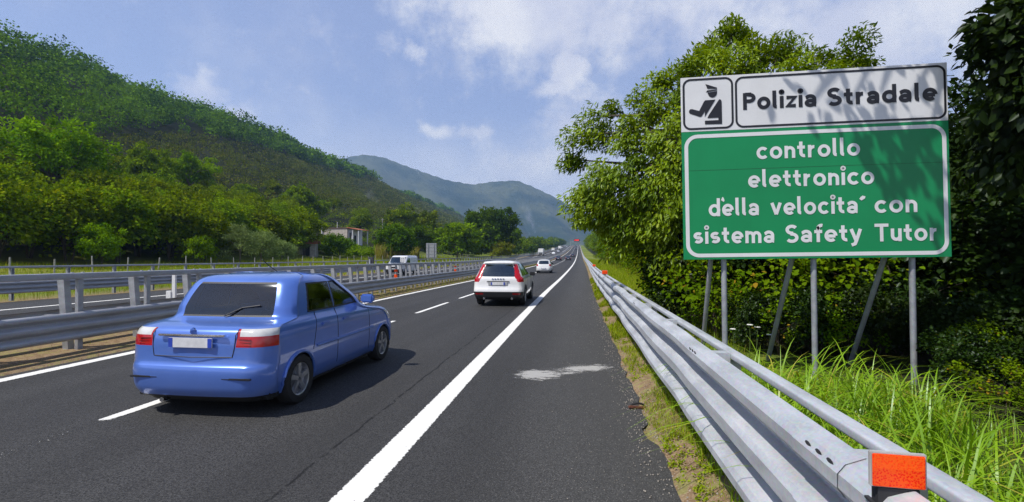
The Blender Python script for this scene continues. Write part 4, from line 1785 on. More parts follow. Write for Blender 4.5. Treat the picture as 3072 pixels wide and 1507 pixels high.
sp = G(-52, 86)
sh = thing('shed', 'low shed with an orange tiled roof half hidden by shrubs', 'shed', sp, R(20))
b = MB()
b.box(-2, 2, -1.4, 1.4, -.5, 2.0)
b.build('wall', m_conc, sh)
b = MB()
b.prism([(-1.9, 1.95), (0, 2.75), (1.9, 1.95), (1.9, 2.08), (0, 2.9), (-1.9, 2.08)], 'x', -2.4, 2.4)
b.build('roof', m_tile, sh)
b = MB()
b.box(.2, 1.0, -1.44, -1.41, -.3, 1.7)
b.build('door', m_void, sh)

q = G(-60, 141)
t = thing('utility_pole', 'tall thin concrete pole standing right of the small house', 'pole', q)
b = MB()
b.tube([(0, 0, -.5), (0.05, 0, 4), (-.05, 0, 9.2)], [.17, .14, .10], 10)
b.build('post', m_conc, t, True)
b = MB()
b.box(-.5, .5, -.05, .05, 8.7, 8.8)
b.build('crossarm', m_conc, t)

# wire fence with concrete posts between the meadow and the orchard
fe = thing('wire_fence', 'old wire fence with pale concrete posts along the orchard edge', 'fence', G(-38, 60))
fpts = []
for k in range(48):
    y = 24 + k * 2.9
    la = -36.5 - .7 * math.sin(k * .4) - .02 * k
    fpts.append(G(la, y))
for k, q in enumerate(fpts):
    b = MB()
    l = q - fe.location
    h = 1.25 + .3 * random.random()
    tx, ty = random.uniform(-.10, .10), random.uniform(-.06, .06)
    b.tube([(l.x, l.y, l.z - .3), (l.x + tx, l.y + ty, l.z + h)], .05, 6)
    b.build('post', m_conc, fe)
b = MB()
for z in (.4, .8, 1.15):
    b.tube([q - fe.location + Vector((0, 0, z)) for q in fpts], .006, 4)
b.build('wire', m_dark, fe)

# back of a traffic sign facing the other carriageway
q = P(-24.6, 77.5)
t = thing('traffic_sign', 'grey back of a tall traffic sign on two posts beyond the opposite carriageway', 'sign', q)
b = MB()
b.box(-.88, .88, -.015, .015, 1.55, 3.98)
b.build('panel', simple('sign_back_grey', (.33, .34, .36), .5, .3), t)
for x in (-.5, .5):
    b = MB()
    b.tube([(x, -.09, -.2), (x, -.09, 3.9)], .05, 8)
    b.build('post', galv_old, t, True)
b = MB()
for z in (1.7, 2.2, 2.75, 3.3, 3.8):
    b.box(-.86, .86, -.05, -.017, z - .03, z + .03)
b.build('back_rail', m_alu, t)

# overhead gantry with a red lamp matrix
m_led, g = newmat('red_lamps')
fin(g, g.n('ShaderNodeEmission', ins={0: (1, .05, .03, 1), 1: 1.6}).outputs[0])
q = P(0, 600)
t = thing('sign_gantry', 'distant overhead gantry with a red illuminated message above the road', 'gantry', q)
b = MB()
b.box(-6.6, .6, -.3, .3, 6.9, 9.9)
b.build('display', m_void, t)
b = MB()
x = -5.0
random.seed(5)
for w in (.5, .35, .5, .35, .45, .4, .5, .35):
    b.box(x, x + w, -.33, -.305, 7.8, 9.3)
    x += w + .16
b.build('lamp', m_led, t)
b = MB()
b.prism([(-6.35, 7.9), (-5.35, 7.9), (-5.85, 9.3)], 'y', -.33, -.305)
b.build('lamp', m_led, t)
b = MB()
for x in (-10.6, 2.0):
    b.box(x - .2, x + .2, -.2, .2, 0, 7.4)
b.build('post', galv_old, t)
b = MB()
b.box(-10.8, 2.2, -.25, .25, 6.4, 6.85)
b.build('beam', galv_old, t)

# torn scrap of rubber and brick on the shoulder edge
t = thing('debris', 'torn scrap of brown and black rubber at the edge of the shoulder', 'debris', P(.70, 5.95, .012), R(15))
b = MB()
vs = []
for k in range(9):
    a = math.pi * k / 8
    vs.append((-.10 * math.cos(a), .012, .0 + .045 * math.sin(a)))
b.tube(vs, [.008, .013, .012, .016, .014, .015, .012, .012, .006], 6)
b.build('rubber', m_dark, t, True)
b = MB()
b.box(-.11, .10, -.03, .005, -.008, .02, Matrix.Rotation(R(4), 4, 'Y'))
b.build('slab', simple('rust_brown', (.16, .06, .035), .9, var=.4, scale=30), t, False, .006)
# ------------------------------------------------------------------ vegetation


def unit(a):
    return a / np.maximum(np.linalg.norm(a, axis=-1, keepdims=True), 1e-6)


def rdir(n):
    return unit(rng.normal(size=(n, 3)))


def leaves(c, ax, nm, L, W, fine=False):
    """c (n,3) leaf bases, ax leaf axes, nm normals; L,W arrays. Folded quads"""
    n = len(c)
    ax = unit(ax)
    nm = unit(nm - ax * (nm * ax).sum(1, keepdims=True))
    sd = np.cross(ax, nm)
    L = np.broadcast_to(np.asarray(L, float), (n,))[:, None]
    Wd = np.broadcast_to(np.asarray(W, float), (n,))[:, None]
    if not fine:
        mid = c + ax * L * .45
        V = np.stack([c, mid + sd * Wd * .5 + nm * Wd * .16, c + ax * L, mid - sd * Wd * .5 + nm * Wd * .16], 1)
        F = np.arange(4 * n).reshape(n, 4)
        return V.reshape(-1, 3), F, 1
    curl = nm * L * -.10
    V = np.stack([c, c + ax * L * .30 + sd * Wd * .46 + nm * Wd * .14, c + ax * L * .68 + sd * Wd * .36 + nm * Wd * .08 + curl * .4, c + ax * L + curl,
                  c + ax * L * .68 - sd * Wd * .36 + nm * Wd * .08 + curl * .4, c + ax * L * .30 - sd * Wd * .46 + nm * Wd * .14], 1)
    b = np.arange(n)[:, None] * 6
    F = np.concatenate([b + np.array([[0, 1, 2, 3]]), b + np.array([[0, 3, 4, 5]])], 1).reshape(-1, 4)
    return V.reshape(-1, 3), F, 2


def clump_leaves(cc, rc, nl, L, W, droop, flat=.75, fine=False, outc=None, up=.8):
    """leaf clumps round centres cc (m,3) with radii rc (m,), nl leaves each"""
    m = len(cc)
    n = m * nl
    d = rdir(n)
    rad = rng.random((n, 1)) ** (1 / 2.4)
    R_ = np.repeat(rc, nl)[:, None]
    off = d * rad * R_
    off[:, 2] *= flat
    off[:, 2] -= droop * .35 * R_[:, 0] * (np.hypot(off[:, 0], off[:, 1]) / np.maximum(R_[:, 0], .01)) ** 2
    c = np.repeat(cc, nl, 0) + off
    out = d if outc is None else unit(c - outc)
    ax = out * .7 + rdir(n) * .75 + np.array([0, 0, -droop])
    nm = np.array([0, 0, up]) + out * .55 + rdir(n) * .55
    s = rng.uniform(.7, 1.25, n)
    V, F, k = leaves(c, ax, nm, L * s, W * s, fine)
    rnd = np.repeat(rng.random(n), k)
    cl = np.repeat(np.repeat(rng.random(m), nl), k)
    return V, F, rnd, cl


def join(parts):
    Vs, Fs, rs, cs = [], [], [], []
    o = 0
    for V, F, r, c in parts:
        Vs.append(V)
        Fs.append(F + o)
        rs.append(r)
        cs.append(c)
        o += len(V)
    return np.concatenate(Vs), np.concatenate(Fs), np.concatenate(rs), np.concatenate(cs)


def foliage(name, parts, mat, parent=None):
    V, F, r, c = join(parts)
    return mesh_np(name, V, F, mat, parent, False, {'rnd': ('FACE', r), 'cl': ('FACE', c)})


def crown_centres(n, rx, ry, z0, h, irr=.24, inner=.35, seed=0, top=1.0):
    ph = np.random.default_rng(seed).uniform(0, 6.28, 6)
    d = rdir(n)
    d[:, 2] = np.where(d[:, 2] < -.55, -d[:, 2] * .6, d[:, 2])
    d = unit(d)
    lob = 1 + irr * (np.sin(3 * np.arctan2(d[:, 1], d[:, 0]) + ph[0]) * np.cos(2.2 * d[:, 2] + ph[1]) + .6 * np.sin(5 * np.arctan2(d[:, 1], d[:, 0]) + 4 * d[:, 2] + ph[2]))
    r = (inner + (1 - inner) * rng.random(n) ** .55) * lob
    cz = .5 * (z0 + h)
    return np.stack([d[:, 0] * rx * r, d[:, 1] * ry * r, cz + d[:, 2] * (h - z0) * .5 * np.minimum(r, 1.12)], 1)


def tree(name, label, cat, loc, h, rx, ry, z0, ncl, nl, L, W, mat, barkm=None, tr=.22, rc=1.0, droop=.3, irr=.24, inner=.35, limbs=14, extra=None, fine=False, group=None, lean=(0, 0), flat=.75, seed=1, stems=1, cc=None, up=.8, extra_nl=None, must=0):
    barkm = barkm or BARK
    root = thing(name, label, cat, loc, 0, group)
    if cc is None:
        cc = crown_centres(ncl, rx, ry, z0, h, irr, inner, seed)
        cc[:, 0] += lean[0] * cc[:, 2] / h
        cc[:, 1] += lean[1] * cc[:, 2] / h
    if extra is not None:
        cc = np.concatenate([cc, np.asarray(extra, float)])
    rcs = rc * rng.uniform(.65, 1.35, len(cc))
    ctr = np.array([lean[0] * .6, lean[1] * .6, z0 + (h - z0) * .42])
    ne = len(cc) - (len(extra) if extra is not None else 0)
    parts = [clump_leaves(cc[:ne], rcs[:ne], nl, L, W, droop, flat, fine, ctr, up)]
    if extra is not None:
        for e_, k_ in zip(np.asarray(extra, float), extra_nl):
            parts.append(clump_leaves(e_[None], np.array([.42]), k_, L, W, droop, flat, fine, ctr, up))
    foliage('crown', parts, mat, root)
    b = MB()
    zt = z0 + (h - z0) * .45
    for s_ in range(stems):
        ox, oy = (0, 0) if stems == 1 else (random.uniform(-.5, .5), random.uniform(-.5, .5))
        tx, ty = lean[0] * .4 + ox * 1.5, lean[1] * .4 + oy * 1.5
        tp = [Vector((ox * .4 + tx * t + .06 * h * .1 * math.sin(5 * t + seed), oy * .4 + ty * t + .06 * h * .1 * math.cos(4 * t + seed), -.25 + (zt + .25) * t)) for t in np.linspace(0, 1, 7)]
        b.tube(tp, [tr * (1.35 if k == 0 else 1 - .09 * k) for k in range(7)], 9)
        pick = rng.choice(len(cc), min(limbs, len(cc)), replace=False)
        if must:
            pick = np.unique(np.concatenate([np.arange(must), pick]))
        if extra is not None:
            pick = np.concatenate([pick, np.arange(len(cc) - len(extra), len(cc))])
        for j in pick:
            e = Vector(cc[j])
            t = random.uniform(.45, 1.0)
            k = min(int(t * 6), 5)
            a = tp[k].lerp(tp[k + 1], t * 6 - k)
            m1 = a.lerp(e, .45) + Vector((random.uniform(-.1, .1), random.uniform(-.1, .1), .26 if j >= ne and extra is not None else .10)) * (e - a).length
            pts = [a, a.lerp(m1, .5) + Vector((0, 0, .03 * (e - a).length)), m1, m1.lerp(e, .55), e]
            b.tube(pts, [tr * .42, tr * .32, tr * .24, tr * .15, .012], 6, False)
    b.build('trunk', barkm, root, True)
    return root


def bearing(px, lat):
    """distance y along the road of the point at lateral offset lat seen at the bearing of photo column px"""
    a = math.atan((px - 1288) / 1216) - PSI
    return lat / math.tan(a)


# ---- left: single trees
def put(px, lat, y=None):
    y = bearing(px, lat) if y is None else y
    return G(lat, y)


tree('broadleaf_tree', 'big broad green tree above the hazel orchard, far left', 'tree', put(128, -72), 13.4, 7.0, 6.5, 2.6, 150, 70, .56, .30, L_BRIGHT, None, .34, 1.15, .40, .34, .25, 26, seed=3)
two = [(360, -95, 11.8, 5.0, 'broad green tree above the orchard, left one of a pair', 5), (467, -96, 12.6, 6.0, 'broad green tree above the orchard, right one of a pair with pale trunk', 8)]
for px, la, h, r, lb, sd in two:
    tree('broadleaf_tree', lb, 'tree', put(px, la), h, r, r, 3.0, 100, 64, .62, .34, L_BRIGHT, None, .26, 1.05, .38, .34, .22, 18, seed=sd)
tree('round_tree', 'bright green round tree right of the grey sign back', 'tree', put(1142, -34), 10.6, 6.0, 5.5, .6, 130, 80, .72, .40, L_BRIGHT, None, .25, 1.4, .25, .18, .35, 12, seed=4)
tree('round_tree', 'large dark round tree, tallest beside the far carriageway', 'tree', put(1228, -31), 17.4, 9.6, 8, .8, 190, 80, .95, .55, L_DARK, BARK_D, .35, 1.9, .25, .17, .35, 12, seed=14)
tree('yellow_shrub', 'yellowish bushy shrub right of the large dark round tree', 'shrub', put(1252, -26.6), 5.6, 3.7, 3.7, .2, 60, 70, .55, .32, L_YELLOW, None, .12, 1.0, .2, .2, .3, 8, seed=6)
for px, la, h, r, lb, sd in ((985, -41, 8.0, 4.2, 'dark bushy tree left of the grey sign back, nearer the tall cane', 21), (1045, -41, 8.4, 4.4, 'dark bushy tree directly behind the grey sign back', 22)):
    tree('dark_tree', lb, 'tree', put(px, la), h, r, r, .3, 90, 80, .50, .30, L_DARK, BARK_D, .18, 1.1, .25, .2, .35, 10, seed=sd)
for px, la, h, r, lb, sd, mt in ((1000, -63, 14.6, 5.6, 'yellow green tree rising behind the dark bushy pair, left', 31, L_HAZEL), (1066, -58, 15.0, 5.2, 'yellow green tree rising behind the dark bushy pair, right', 32, L_HAZEL),
                                 (740, -92, 11.5, 5.0, 'loose green tree on the slope above and left of the house', 33, L_BRIGHT)):
    tree('broadleaf_tree', lb, 'tree', put(px, la), h, r, r, 1.5, 80, 80, .72, .42, mt, None, .22, 1.4, .28, .22, .38, 10, seed=sd)
for px, la, h, r, lb, sd in ((596, -43, 4.6, 2.6, 'silvery green olive shrub, left and tallest of the group by the fence', 41), (648, -43, 4.2, 2.5, 'silvery green olive shrub, second of the group by the fence', 42),
                             (700, -45, 2.9, 2.0, 'low silvery olive shrub on the right of its group', 43), (742, -52, 4.0, 2.0, 'small olive shrub just left of the orange roofed shed', 44)):
    tree('olive_shrub', lb, 'shrub', put(px, la), h, r, r * .9, .2, 55, 110, .30, .075, L_OLIVE, None, .10, .7, -.15, .2, .3, 8, seed=sd, up=.3)
tree('round_shrub', 'dark round shrub below the house next to the fence', 'shrub', put(846, -47), 4.7, 3.0, 2.8, .2, 60, 80, .36, .20, L_DARK, BARK_D, .1, .85, .2, .18, .3, 8, seed=51)
tree('round_shrub', 'round shrub covering the left foot of the house wall', 'shrub', put(819, -58), 3.2, 2.0, 2.0, .2, 45, 80, .36, .20, L_BRAMBLE, BARK_D, .1, .7, .2, .18, .3, 8, seed=52)
tree('round_shrub', 'bright green bush growing at the foot of the dark orchard row', 'shrub', put(252, -43), 3.7, 1.9, 1.8, .1, 60, 90, .22, .13, L_BRIGHT, BARK_D, .06, .55, .2, .25, .25, 8, seed=53)
tree('round_shrub', 'bright green sapling bush between orchard and silvery olives', 'shrub', put(492, -43), 3.4, 1.5, 1.5, .1, 50, 80, .22, .13, L_BRIGHT, BARK_D, .06, .5, .2, .25, .25, 8, seed=54)

# ---- hazel orchard: four bushes, copied
haz = []
for k in range(4):
    t = tree('hazel_tree', 'many stemmed hazel tree of the orchard along the fence', 'tree', (0, 0, 0), 6.4 + .5 * k, 3.1, 3.0, .9, 120, 62, .36, .27, L_HAZEL, BARK_D, .08, .85, .22, .26, .3, 8, None, False,
             'hazel trees of the roadside orchard', (0, 0), .8, 60 + k, 4)
    haz.append(t)
spots = []
for la in (-47, -51.5, -56.5, -62, -68, -75, -83):
    y = 27 + random.uniform(0, 3)
    while y < (78 if la > -50 else 100 if la > -60 else 150):
        pxa = math.degrees(math.atan2(la, y)) + 7.68
        px = 1288 + 1216 * math.tan(R(pxa)) if pxa > -80 else -9999
        keep = -120 < px < (560 if la > -50 else 790 if la > -60 else 960)
        if 740 < px < 980 and la < -52 and y > 92:
            keep = False
        if keep:
            spots.append((la + random.uniform(-.8, .8), y + random.uniform(-.5, .5)))
        y += random.uniform(4.4, 5.8)
for i, (la, y) in enumerate(spots):
    q = G(la, y)
    rz = random.uniform(0, 6.28)
    s = random.uniform(.82, 1.12)
    if i < 4:
        haz[i].location, haz[i].rotation_euler, haz[i].scale = q, (0, 0, rz), (s, s, s)
    else:
        dup(haz[i % 4], q, rz, (s, s, s * random.uniform(.92, 1.08)))

# ---- hedge trees along the far carriageway, running to the vanishing point
hd = tree('roadside_tree', 'dense roadside tree in the row along the far carriageway', 'tree', put(1296, -29), 7.0, 4.6, 5.0, .2, 80, 60, .8, .5, L_HAZEL, BARK_D, .2, 1.3, .2, .22, .3, 6, seed=71, group='trees lining the far carriageway')
hd2 = tree('roadside_tree', 'dense roadside tree in the row along the far carriageway', 'tree', put(1312, -27.5), 6.0, 4.4, 5.2, .2, 80, 60, .8, .5, L_DARK, BARK_D, .2, 1.3, .2, .22, .3, 6, seed=72, group='trees lining the far carriageway')
y = 195.0
i = 0
while y < 900:
    s = random.uniform(.8, 1.25) * (1 + .35 * (y > 330))
    dup(hd if i % 2 else hd2, G(-29.5 - random.uniform(0, 5), y), random.uniform(0, 6), (s, s, s))
    y += random.uniform(9, 13) * (1 + y / 500)
    i += 1
for la, y in ((-40, 170), (-46, 185), (-52, 205), (-44, 225), (-58, 235), (-66, 215), (-50, 262), (-72, 260), (-60, 290), (-48, 300), (-80, 310), (-62, 345), (-90, 350), (-75, 390)):
    s = random.uniform(1.0, 1.5)
    dup(hd, G(la, y), random.uniform(0, 6), (s, s, s), 'bushy tree on the low slope behind the roadside row', 'trees on the slope behind the far carriageway')
for la, y in ((-84, 130), (-88, 150), (-78, 165), (-98, 172), (-70, 180), (-105, 140), (-92, 195), (-110, 205), (-100, 115), (-116, 170), (-80, 108), (-108, 100), (-118, 125), (-90, 95), (-84, 78), (-100, 84), (-112, 78), (-95, 65), (-107, 62), (-88, 58), (-120, 95)):
    s = random.uniform(.75, 1.1)
    dup(haz[(int(y)) % 4], G(la, y), random.uniform(0, 6), (s * 1.1, s * 1.1, s), 'bushy shrub scattered over the lower hillside', 'shrubs on the lower hillside')

# ---- hillside woodland and scrub: one mass each
def hill_mass(name, la0, la1, y0, y1, sp, card, ncard, hmean, rmean, mat, test):
    la, yy = [], []
    n = int((la1 - la0) * (y1 - y0) / sp ** 2)
    A = rng.uniform(la0, la1, n)
    # denser sampling near the camera: uniform in y is enough for this size
    Y = rng.uniform(y0, y1, n)
    k = test(A, Y)
    A, Y = A[k], Y[k]
    n = len(A)
    Z = ground_h(A, Y)
    X = A + shift(Y)
    sc = rng.uniform(.5, 1.0, n) + .75 * rng.random(n) ** 4
    hh, rr = hmean * sc, rmean * sc
    m = ncard
    d = rdir(n * m)
    d[:, 2] = np.abs(d[:, 2]) ** .8 * np.where(rng.random(n * m) < .22, -.5, 1)
    rad = (.55 + .45 * rng.random((n * m, 1)))
    H3, R3 = np.repeat(hh, m), np.repeat(rr, m)
    c = np.stack([np.repeat(X, m) + d[:, 0] * rad[:, 0] * R3, np.repeat(Y, m) + d[:, 1] * rad[:, 0] * R3, np.repeat(Z, m) + H3 * (.52 + .48 * d[:, 2] * rad[:, 0])], 1)
    ax = d * .5 + rdir(n * m) * .9
    nm = d + np.array([0, 0, .7]) + rdir(n * m) * .45
    dist = np.hypot(c[:, 0], c[:, 1])
    s = rng.uniform(.6, 1.3, n * m) * card * np.clip(dist / 420, .55, 2.0)
    V, F, k = leaves(c, ax, nm, s * 1.25, s)
    rnd = rng.random(n * m)
    cl = np.repeat(np.clip(.5 + .35 * wave(A, Y, 23, 1.0) / 1.5 + rng.normal(0, .38, n), 0, 1), m)
    o = mesh_np(name, V, F, mat, None, False, {'rnd': ('FACE', rnd), 'cl': ('FACE', cl)})
    tag(o, kind='stuff')
    return o


def bound(y):
    return np.interp(y, [0, 100, 143, 188, 300, 390, 640, 690, 760, 1250], [-110, -138, -162, -192, -228, -238, -284, -300, -288, -296])


def vis(A, Y):
    return A > -1.50 * Y - 18


wob = lambda A, Y: 6 * wave(A, Y, 31, .6)
o = hill_mass('hillside_woodland', -345, -104, 75, 1330, 7.3, 1.30, 95, 12.0, 5.4, L_WOOD, lambda A, Y: vis(A, Y) & (A < bound(Y) + wob(A, Y)) & ((Y < 690) | (Y > 745)))
tag(o, 'dark green woodland covering the upper hillside', 'woodland')
o = hill_mass('hillside_scrub', -318, -100, 55, 1300, 4.0, .86, 30, 4.0, 2.8, L_SCRUB, lambda A, Y: vis(A, Y) & (A > bound(Y) + wob(A, Y)) & (rng.random(len(A)) < .92))
tag(o, 'brownish green scrub covering the middle of the hillside', 'scrub')
o = hill_mass('lower_scrub', -112, -47, 34, 900, 3.6, .55, 22, 2.0, 1.7, L_HAZEL, lambda A, Y: vis(A, Y) & (A < -50 - 4 * np.sin(Y * .1)) & ~((A > -72) & (Y > 90) & (Y < 131) & (A < -46)))
tag(o, 'mixed green undergrowth at the foot of the hill', 'undergrowth')

# ---- right: big walnut over the shoulder
cl_extra = []
def at_px(px, py, y):
    """world point at distance y on the bearing and elevation of a photo pixel (used once to read crown outlines off the photograph)"""
    dx, dz = (px - 1288) / 1216, -(py - 632) / 1216
    f = Vector((-math.sin(PSI) * math.cos(PITCH), math.cos(PSI) * math.cos(PITCH), math.sin(PITCH)))
    r = Vector((math.cos(PSI), math.sin(PSI), 0))
    u = r.cross(f)
    d = f + r * dx + u * dz
    return Vector((0, 0, CAM_H)) + d * (y / d.y)


WB = Vector((4.6, 14.0, 0))
rim = [(1440, 395, 12.8), (1470, 330, 12.4), (1480, 285, 12.6), (1530, 265, 13), (1570, 300, 12), (1600, 240, 13), (1660, 200, 13.3), (1690, 150, 14), (1735, 130, 13.6), (1790, 90, 14), (1830, 40, 14), (1852, 60, 14.3),
       (1900, 95, 14.5), (1950, 75, 14.2), (1985, 90, 14.4), (2050, 110, 14), (2110, 110, 14), (2150, 125, 14.4), (1760, 95, 14.6), (1720, 170, 13), (1640, 250, 12.6), (1560, 350, 12), (1500, 420, 12), (1455, 480, 12.2),
       (1440, 500, 11.8), (1500, 530, 11.7), (1515, 560, 12), (1495, 470, 11.6), (1540, 440, 11.5), (1590, 400, 11.5), (1640, 350, 11.3), (1690, 300, 11.4), (1600, 470, 11.3), (1660, 420, 11.2), (1700, 380, 11), (1530, 510, 11.6), (1540, 585, 12.2),
       (1560, 560, 11.5), (1620, 530, 11.3), (1690, 470, 11), (1705, 240, 11.6), (1700, 540, 11.2), (1640, 590, 11.6), (1610, 600, 12), (2000, 140, 13), (1880, 150, 12.6), (1800, 160, 12.6), (2090, 150, 13.2), (1840, 110, 13)]
cc = [tuple(at_px(a, b_ + (34 if b_ < 160 else 8), y_) - WB) for a, b_, y_ in rim]
inn = crown_centres(70, 3.5, 3.4, 1.9, 7.4, .25, .2, 91)
inn[:, 0] += .5
inn[:, 1] += .6
cc = np.array(cc)
cc = np.concatenate([cc + np.array([.12, 0, 0]), cc + np.clip(rng.normal(0, .28, cc.shape), -.45, .45) + np.array([.22, .1, -.12]), inn])
# no crown in front of the sign
rimshift = 0
tree('walnut_tree', 'large walnut tree behind the road sign with branches over the shoulder', 'tree', WB, 8.8, 5, 5, 2, 0, 300, .135, .052, L_WALNUT, BARK, .24, .42, .62, 0, 0, 46, None, True, None, (0, 0), .8, 7, 1, cc, .55, None, 49)

# trees behind it along the road, closing the gap to the vanishing point
rt = tree('verge_tree', 'leafy tree in the row behind the walnut on the right verge', 'tree', G(8.0, 26), 8.6, 3.6, 4.2, .8, 110, 120, .30, .15, L_HAZEL, BARK_D, .2, .95, .35, .2, .3, 10, seed=81, group='trees on the right verge')
rt2 = tree('verge_tree', 'leafy tree in the row behind the walnut on the right verge', 'tree', G(8.0, 36), 8.0, 3.4, 4.2, .6, 110, 120, .30, .15, L_BRAMBLE, BARK_D, .2, .95, .35, .2, .3, 10, seed=82, group='trees on the right verge')
y = 45.0
i = 0
while y < 620:
    s = random.uniform(.85, 1.2) * (1 + .3 * (y > 200))
    dup(rt if i % 2 else rt2, G(8.2 + random.uniform(-.5, 1.2) + .005 * y, y), random.uniform(0, 6), (s, s, s))
    y += random.uniform(6.5, 9) * (1 + y / 260)
    i += 1
# shrubs in front of those trees
sb = tree('verge_shrub', 'low yellow green shrub along the grass verge under the trees', 'shrub', G(5.0, 17), 2.5, 1.5, 1.6, .05, 60, 120, .13, .085, L_BRAMBLE, BARK_D, .04, .5, .3, .25, .2, 8, seed=84, group='shrubs along the right verge')
sb2 = tree('verge_shrub', 'low yellow green shrub along the grass verge under the trees', 'shrub', G(5.3, 20.5), 2.1, 1.5, 1.6, .05, 60, 120, .13, .085, L_YELLOW, BARK_D, .04, .5, .3, .25, .2, 8, seed=85, group='shrubs along the right verge')
for i, (la, y) in enumerate(((5.6, 24), (5.9, 28), (5.5, 32), (5.8, 37), (6.0, 43), (5.7, 49), (6.0, 56), (6.0, 64), (6.3, 73), (6.2, 84), (6.5, 97), (6.7, 112), (7.0, 130), (7.2, 152), (6.3, 19), (6.3, 15.5))):
    s = random.uniform(.8, 1.25) * (1 + y / 160)
    dup(sb if i % 3 else sb2, G(la, y), random.uniform(0, 6), (s, s, s))

# bramble thicket behind the sign posts
bmb = []
for k, (mt, sd) in enumerate(((L_BRAMBLE, 93), (L_BRAMBLE, 94), (L_SHADE, 95))):
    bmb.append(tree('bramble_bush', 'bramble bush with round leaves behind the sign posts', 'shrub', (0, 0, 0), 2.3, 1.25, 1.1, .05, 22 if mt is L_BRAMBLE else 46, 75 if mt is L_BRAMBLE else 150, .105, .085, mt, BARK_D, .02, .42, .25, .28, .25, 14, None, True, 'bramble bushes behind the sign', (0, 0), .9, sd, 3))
bsp = [(2.9, 10.6, 0, 1.0), (3.9, 10.2, 1, 1.0), (4.9, 9.9, 0, 1.05), (6.0, 9.6, 1, .9), (2.5, 12.6, 1, .9), (3.6, 12.4, 2, 1.2), (5.2, 11.8, 2, 1.3), (7.2, 9.4, 2, 1.2), (6.6, 11.2, 2, 1.4), (8.4, 8.2, 2, 1.2), (8.8, 10, 2, 1.5), (3.0, 14.2, 1, .9), (7.4, 7.2, 2, .8), (6.4, 8.0, 2, .55), (2.6, 11.6, 2, .8), (3.4, 11.3, 2, .95), (4.4, 10.9, 2, 1.1), (5.5, 10.6, 2, 1.1), (6.6, 10.2, 2, 1.2), (4.4, 12.6, 2, 1.5), (5.9, 12.9, 2, 1.6), (5.4, 9.3, 2, .6), (7.9, 9.0, 2, 1.1), (3.1, 9.0, 2, .42), (3.9, 8.9, 2, .5), (4.7, 8.7, 2, .5), (5.6, 8.3, 2, .5), (6.4, 7.2, 2, .5), (7.2, 6.3, 2, .6), (5.4, 7.5, 1, .38), (4.3, 8.5, 0, .42), (3.4, 8.7, 1, .4), (6.2, 6.4, 0, .42), (6.9, 5.5, 1, .5), (7.6, 5.0, 2, .7), (2.7, 9.8, 0, .5), (4.7, 4.5, 2, .42), (4.1, 3.5, 2, .36), (5.3, 5.5, 2, .5), (4.3, 5.6, 1, .28), (5.0, 4.9, 0, .36), (3.9, 3.1, 0, .26), (6.0, 5.8, 2, .6), (4.6, 6.4, 2, .35)]
for i, (la, y, k, s) in enumerate(bsp):
    q = G(la, y)
    if k not in [b_[2] for b_ in bsp[:i]]:
        bmb[k].location, bmb[k].rotation_euler, bmb[k].scale = q, (0, 0, random.uniform(0, 6)), (s, s, s)
    else:
        dup(bmb[k], q, random.uniform(0, 6), (s, s, s))
bmb[2]['label'] = 'dark shaded bush deep under the trees on the right'
bmb[2]['group'] = 'dark bushes under the right trees'
for o in list(COL.objects):
    if o.type == 'EMPTY' and o.name.startswith('bramble_bush') and any(ch.name.startswith('crown') and ch.data == bmb[2].children[0].data for ch in o.children):
        o['label'] = bmb[2]['label']
        o['group'] = bmb[2]['group']

# near dark tree at the right edge, its branch reaching over the sign
DB = Vector((7.6, 7.6, 0))
rim2 = [(2490, 70, 6.6), (2505, 120, 6.6), (2545, 160, 6.6), (2550, 50, 6.6), (2575, 110, 6.6), (2590, 40, 6.7), (2560, 215, 6.6), (2540, 260, 6.8), (2500, 290, 8.2), (2480, 340, 8.4), (2520, 320, 7.6), (2550, 310, 7.4), (2480, 410, 8.4), (2590, 190, 6.6), (2590, 340, 7.0), (2540, 400, 7.6),
        (2600, 60, 6.6), (2620, 160, 6.6), (2560, 20, 7), (2600, -60, 6.8), (2560, 420, 7), (2540, 250, 6.6), (2600, 260, 6.8), (2640, 380, 7)]
c2 = [tuple(at_px(a, b_, y_) - DB) for a, b_, y_ in rim2]
inn = crown_centres(70, 3.2, 3.0, 2.2, 8.6, .12, .25, 97)
keepm = []
for q in inn:
    w = q + np.array(DB)
    r_ = w[0] / max(w[1], .1)
    keepm.append(r_ > .90 and w[1] > 4.6)
inn = inn[np.array(keepm)]
over = np.array([(2.46, 5.39, 6.7), (1.55, 5.6, 6.95), (2.0, 5.6, 6.85), (2.4, 5.6, 7.05), (2.8, 5.65, 6.85), (3.2, 5.65, 6.95), (2.75, 5.45, 6.5)]) - np.array(DB)
cc = np.concatenate([np.array(c2), inn])
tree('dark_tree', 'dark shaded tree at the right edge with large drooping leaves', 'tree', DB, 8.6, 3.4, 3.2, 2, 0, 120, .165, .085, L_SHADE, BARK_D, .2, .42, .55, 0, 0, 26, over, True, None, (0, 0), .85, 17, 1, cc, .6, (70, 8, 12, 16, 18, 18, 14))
# deep wood behind, keeps the thicket dark
for i, (la, y, s) in enumerate(((11.2, 9.2, .85), (10.3, 13.5, .68), (13.2, 12.5, 1.0), (9.0, 18.5, .66), (13.2, 17, .8), (15, 10, 1.1), (9.5, 23, .8), (11, 6.2, .95), (8.6, 11.6, .42), (6.8, 14.5, .5))):
    if i == 0:
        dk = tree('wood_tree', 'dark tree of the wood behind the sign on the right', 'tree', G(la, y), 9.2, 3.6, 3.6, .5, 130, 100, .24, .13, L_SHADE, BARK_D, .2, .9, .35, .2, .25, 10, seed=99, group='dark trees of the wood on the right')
    else:
        dup(dk, G(la, y), random.uniform(0, 6), (s, s, s))


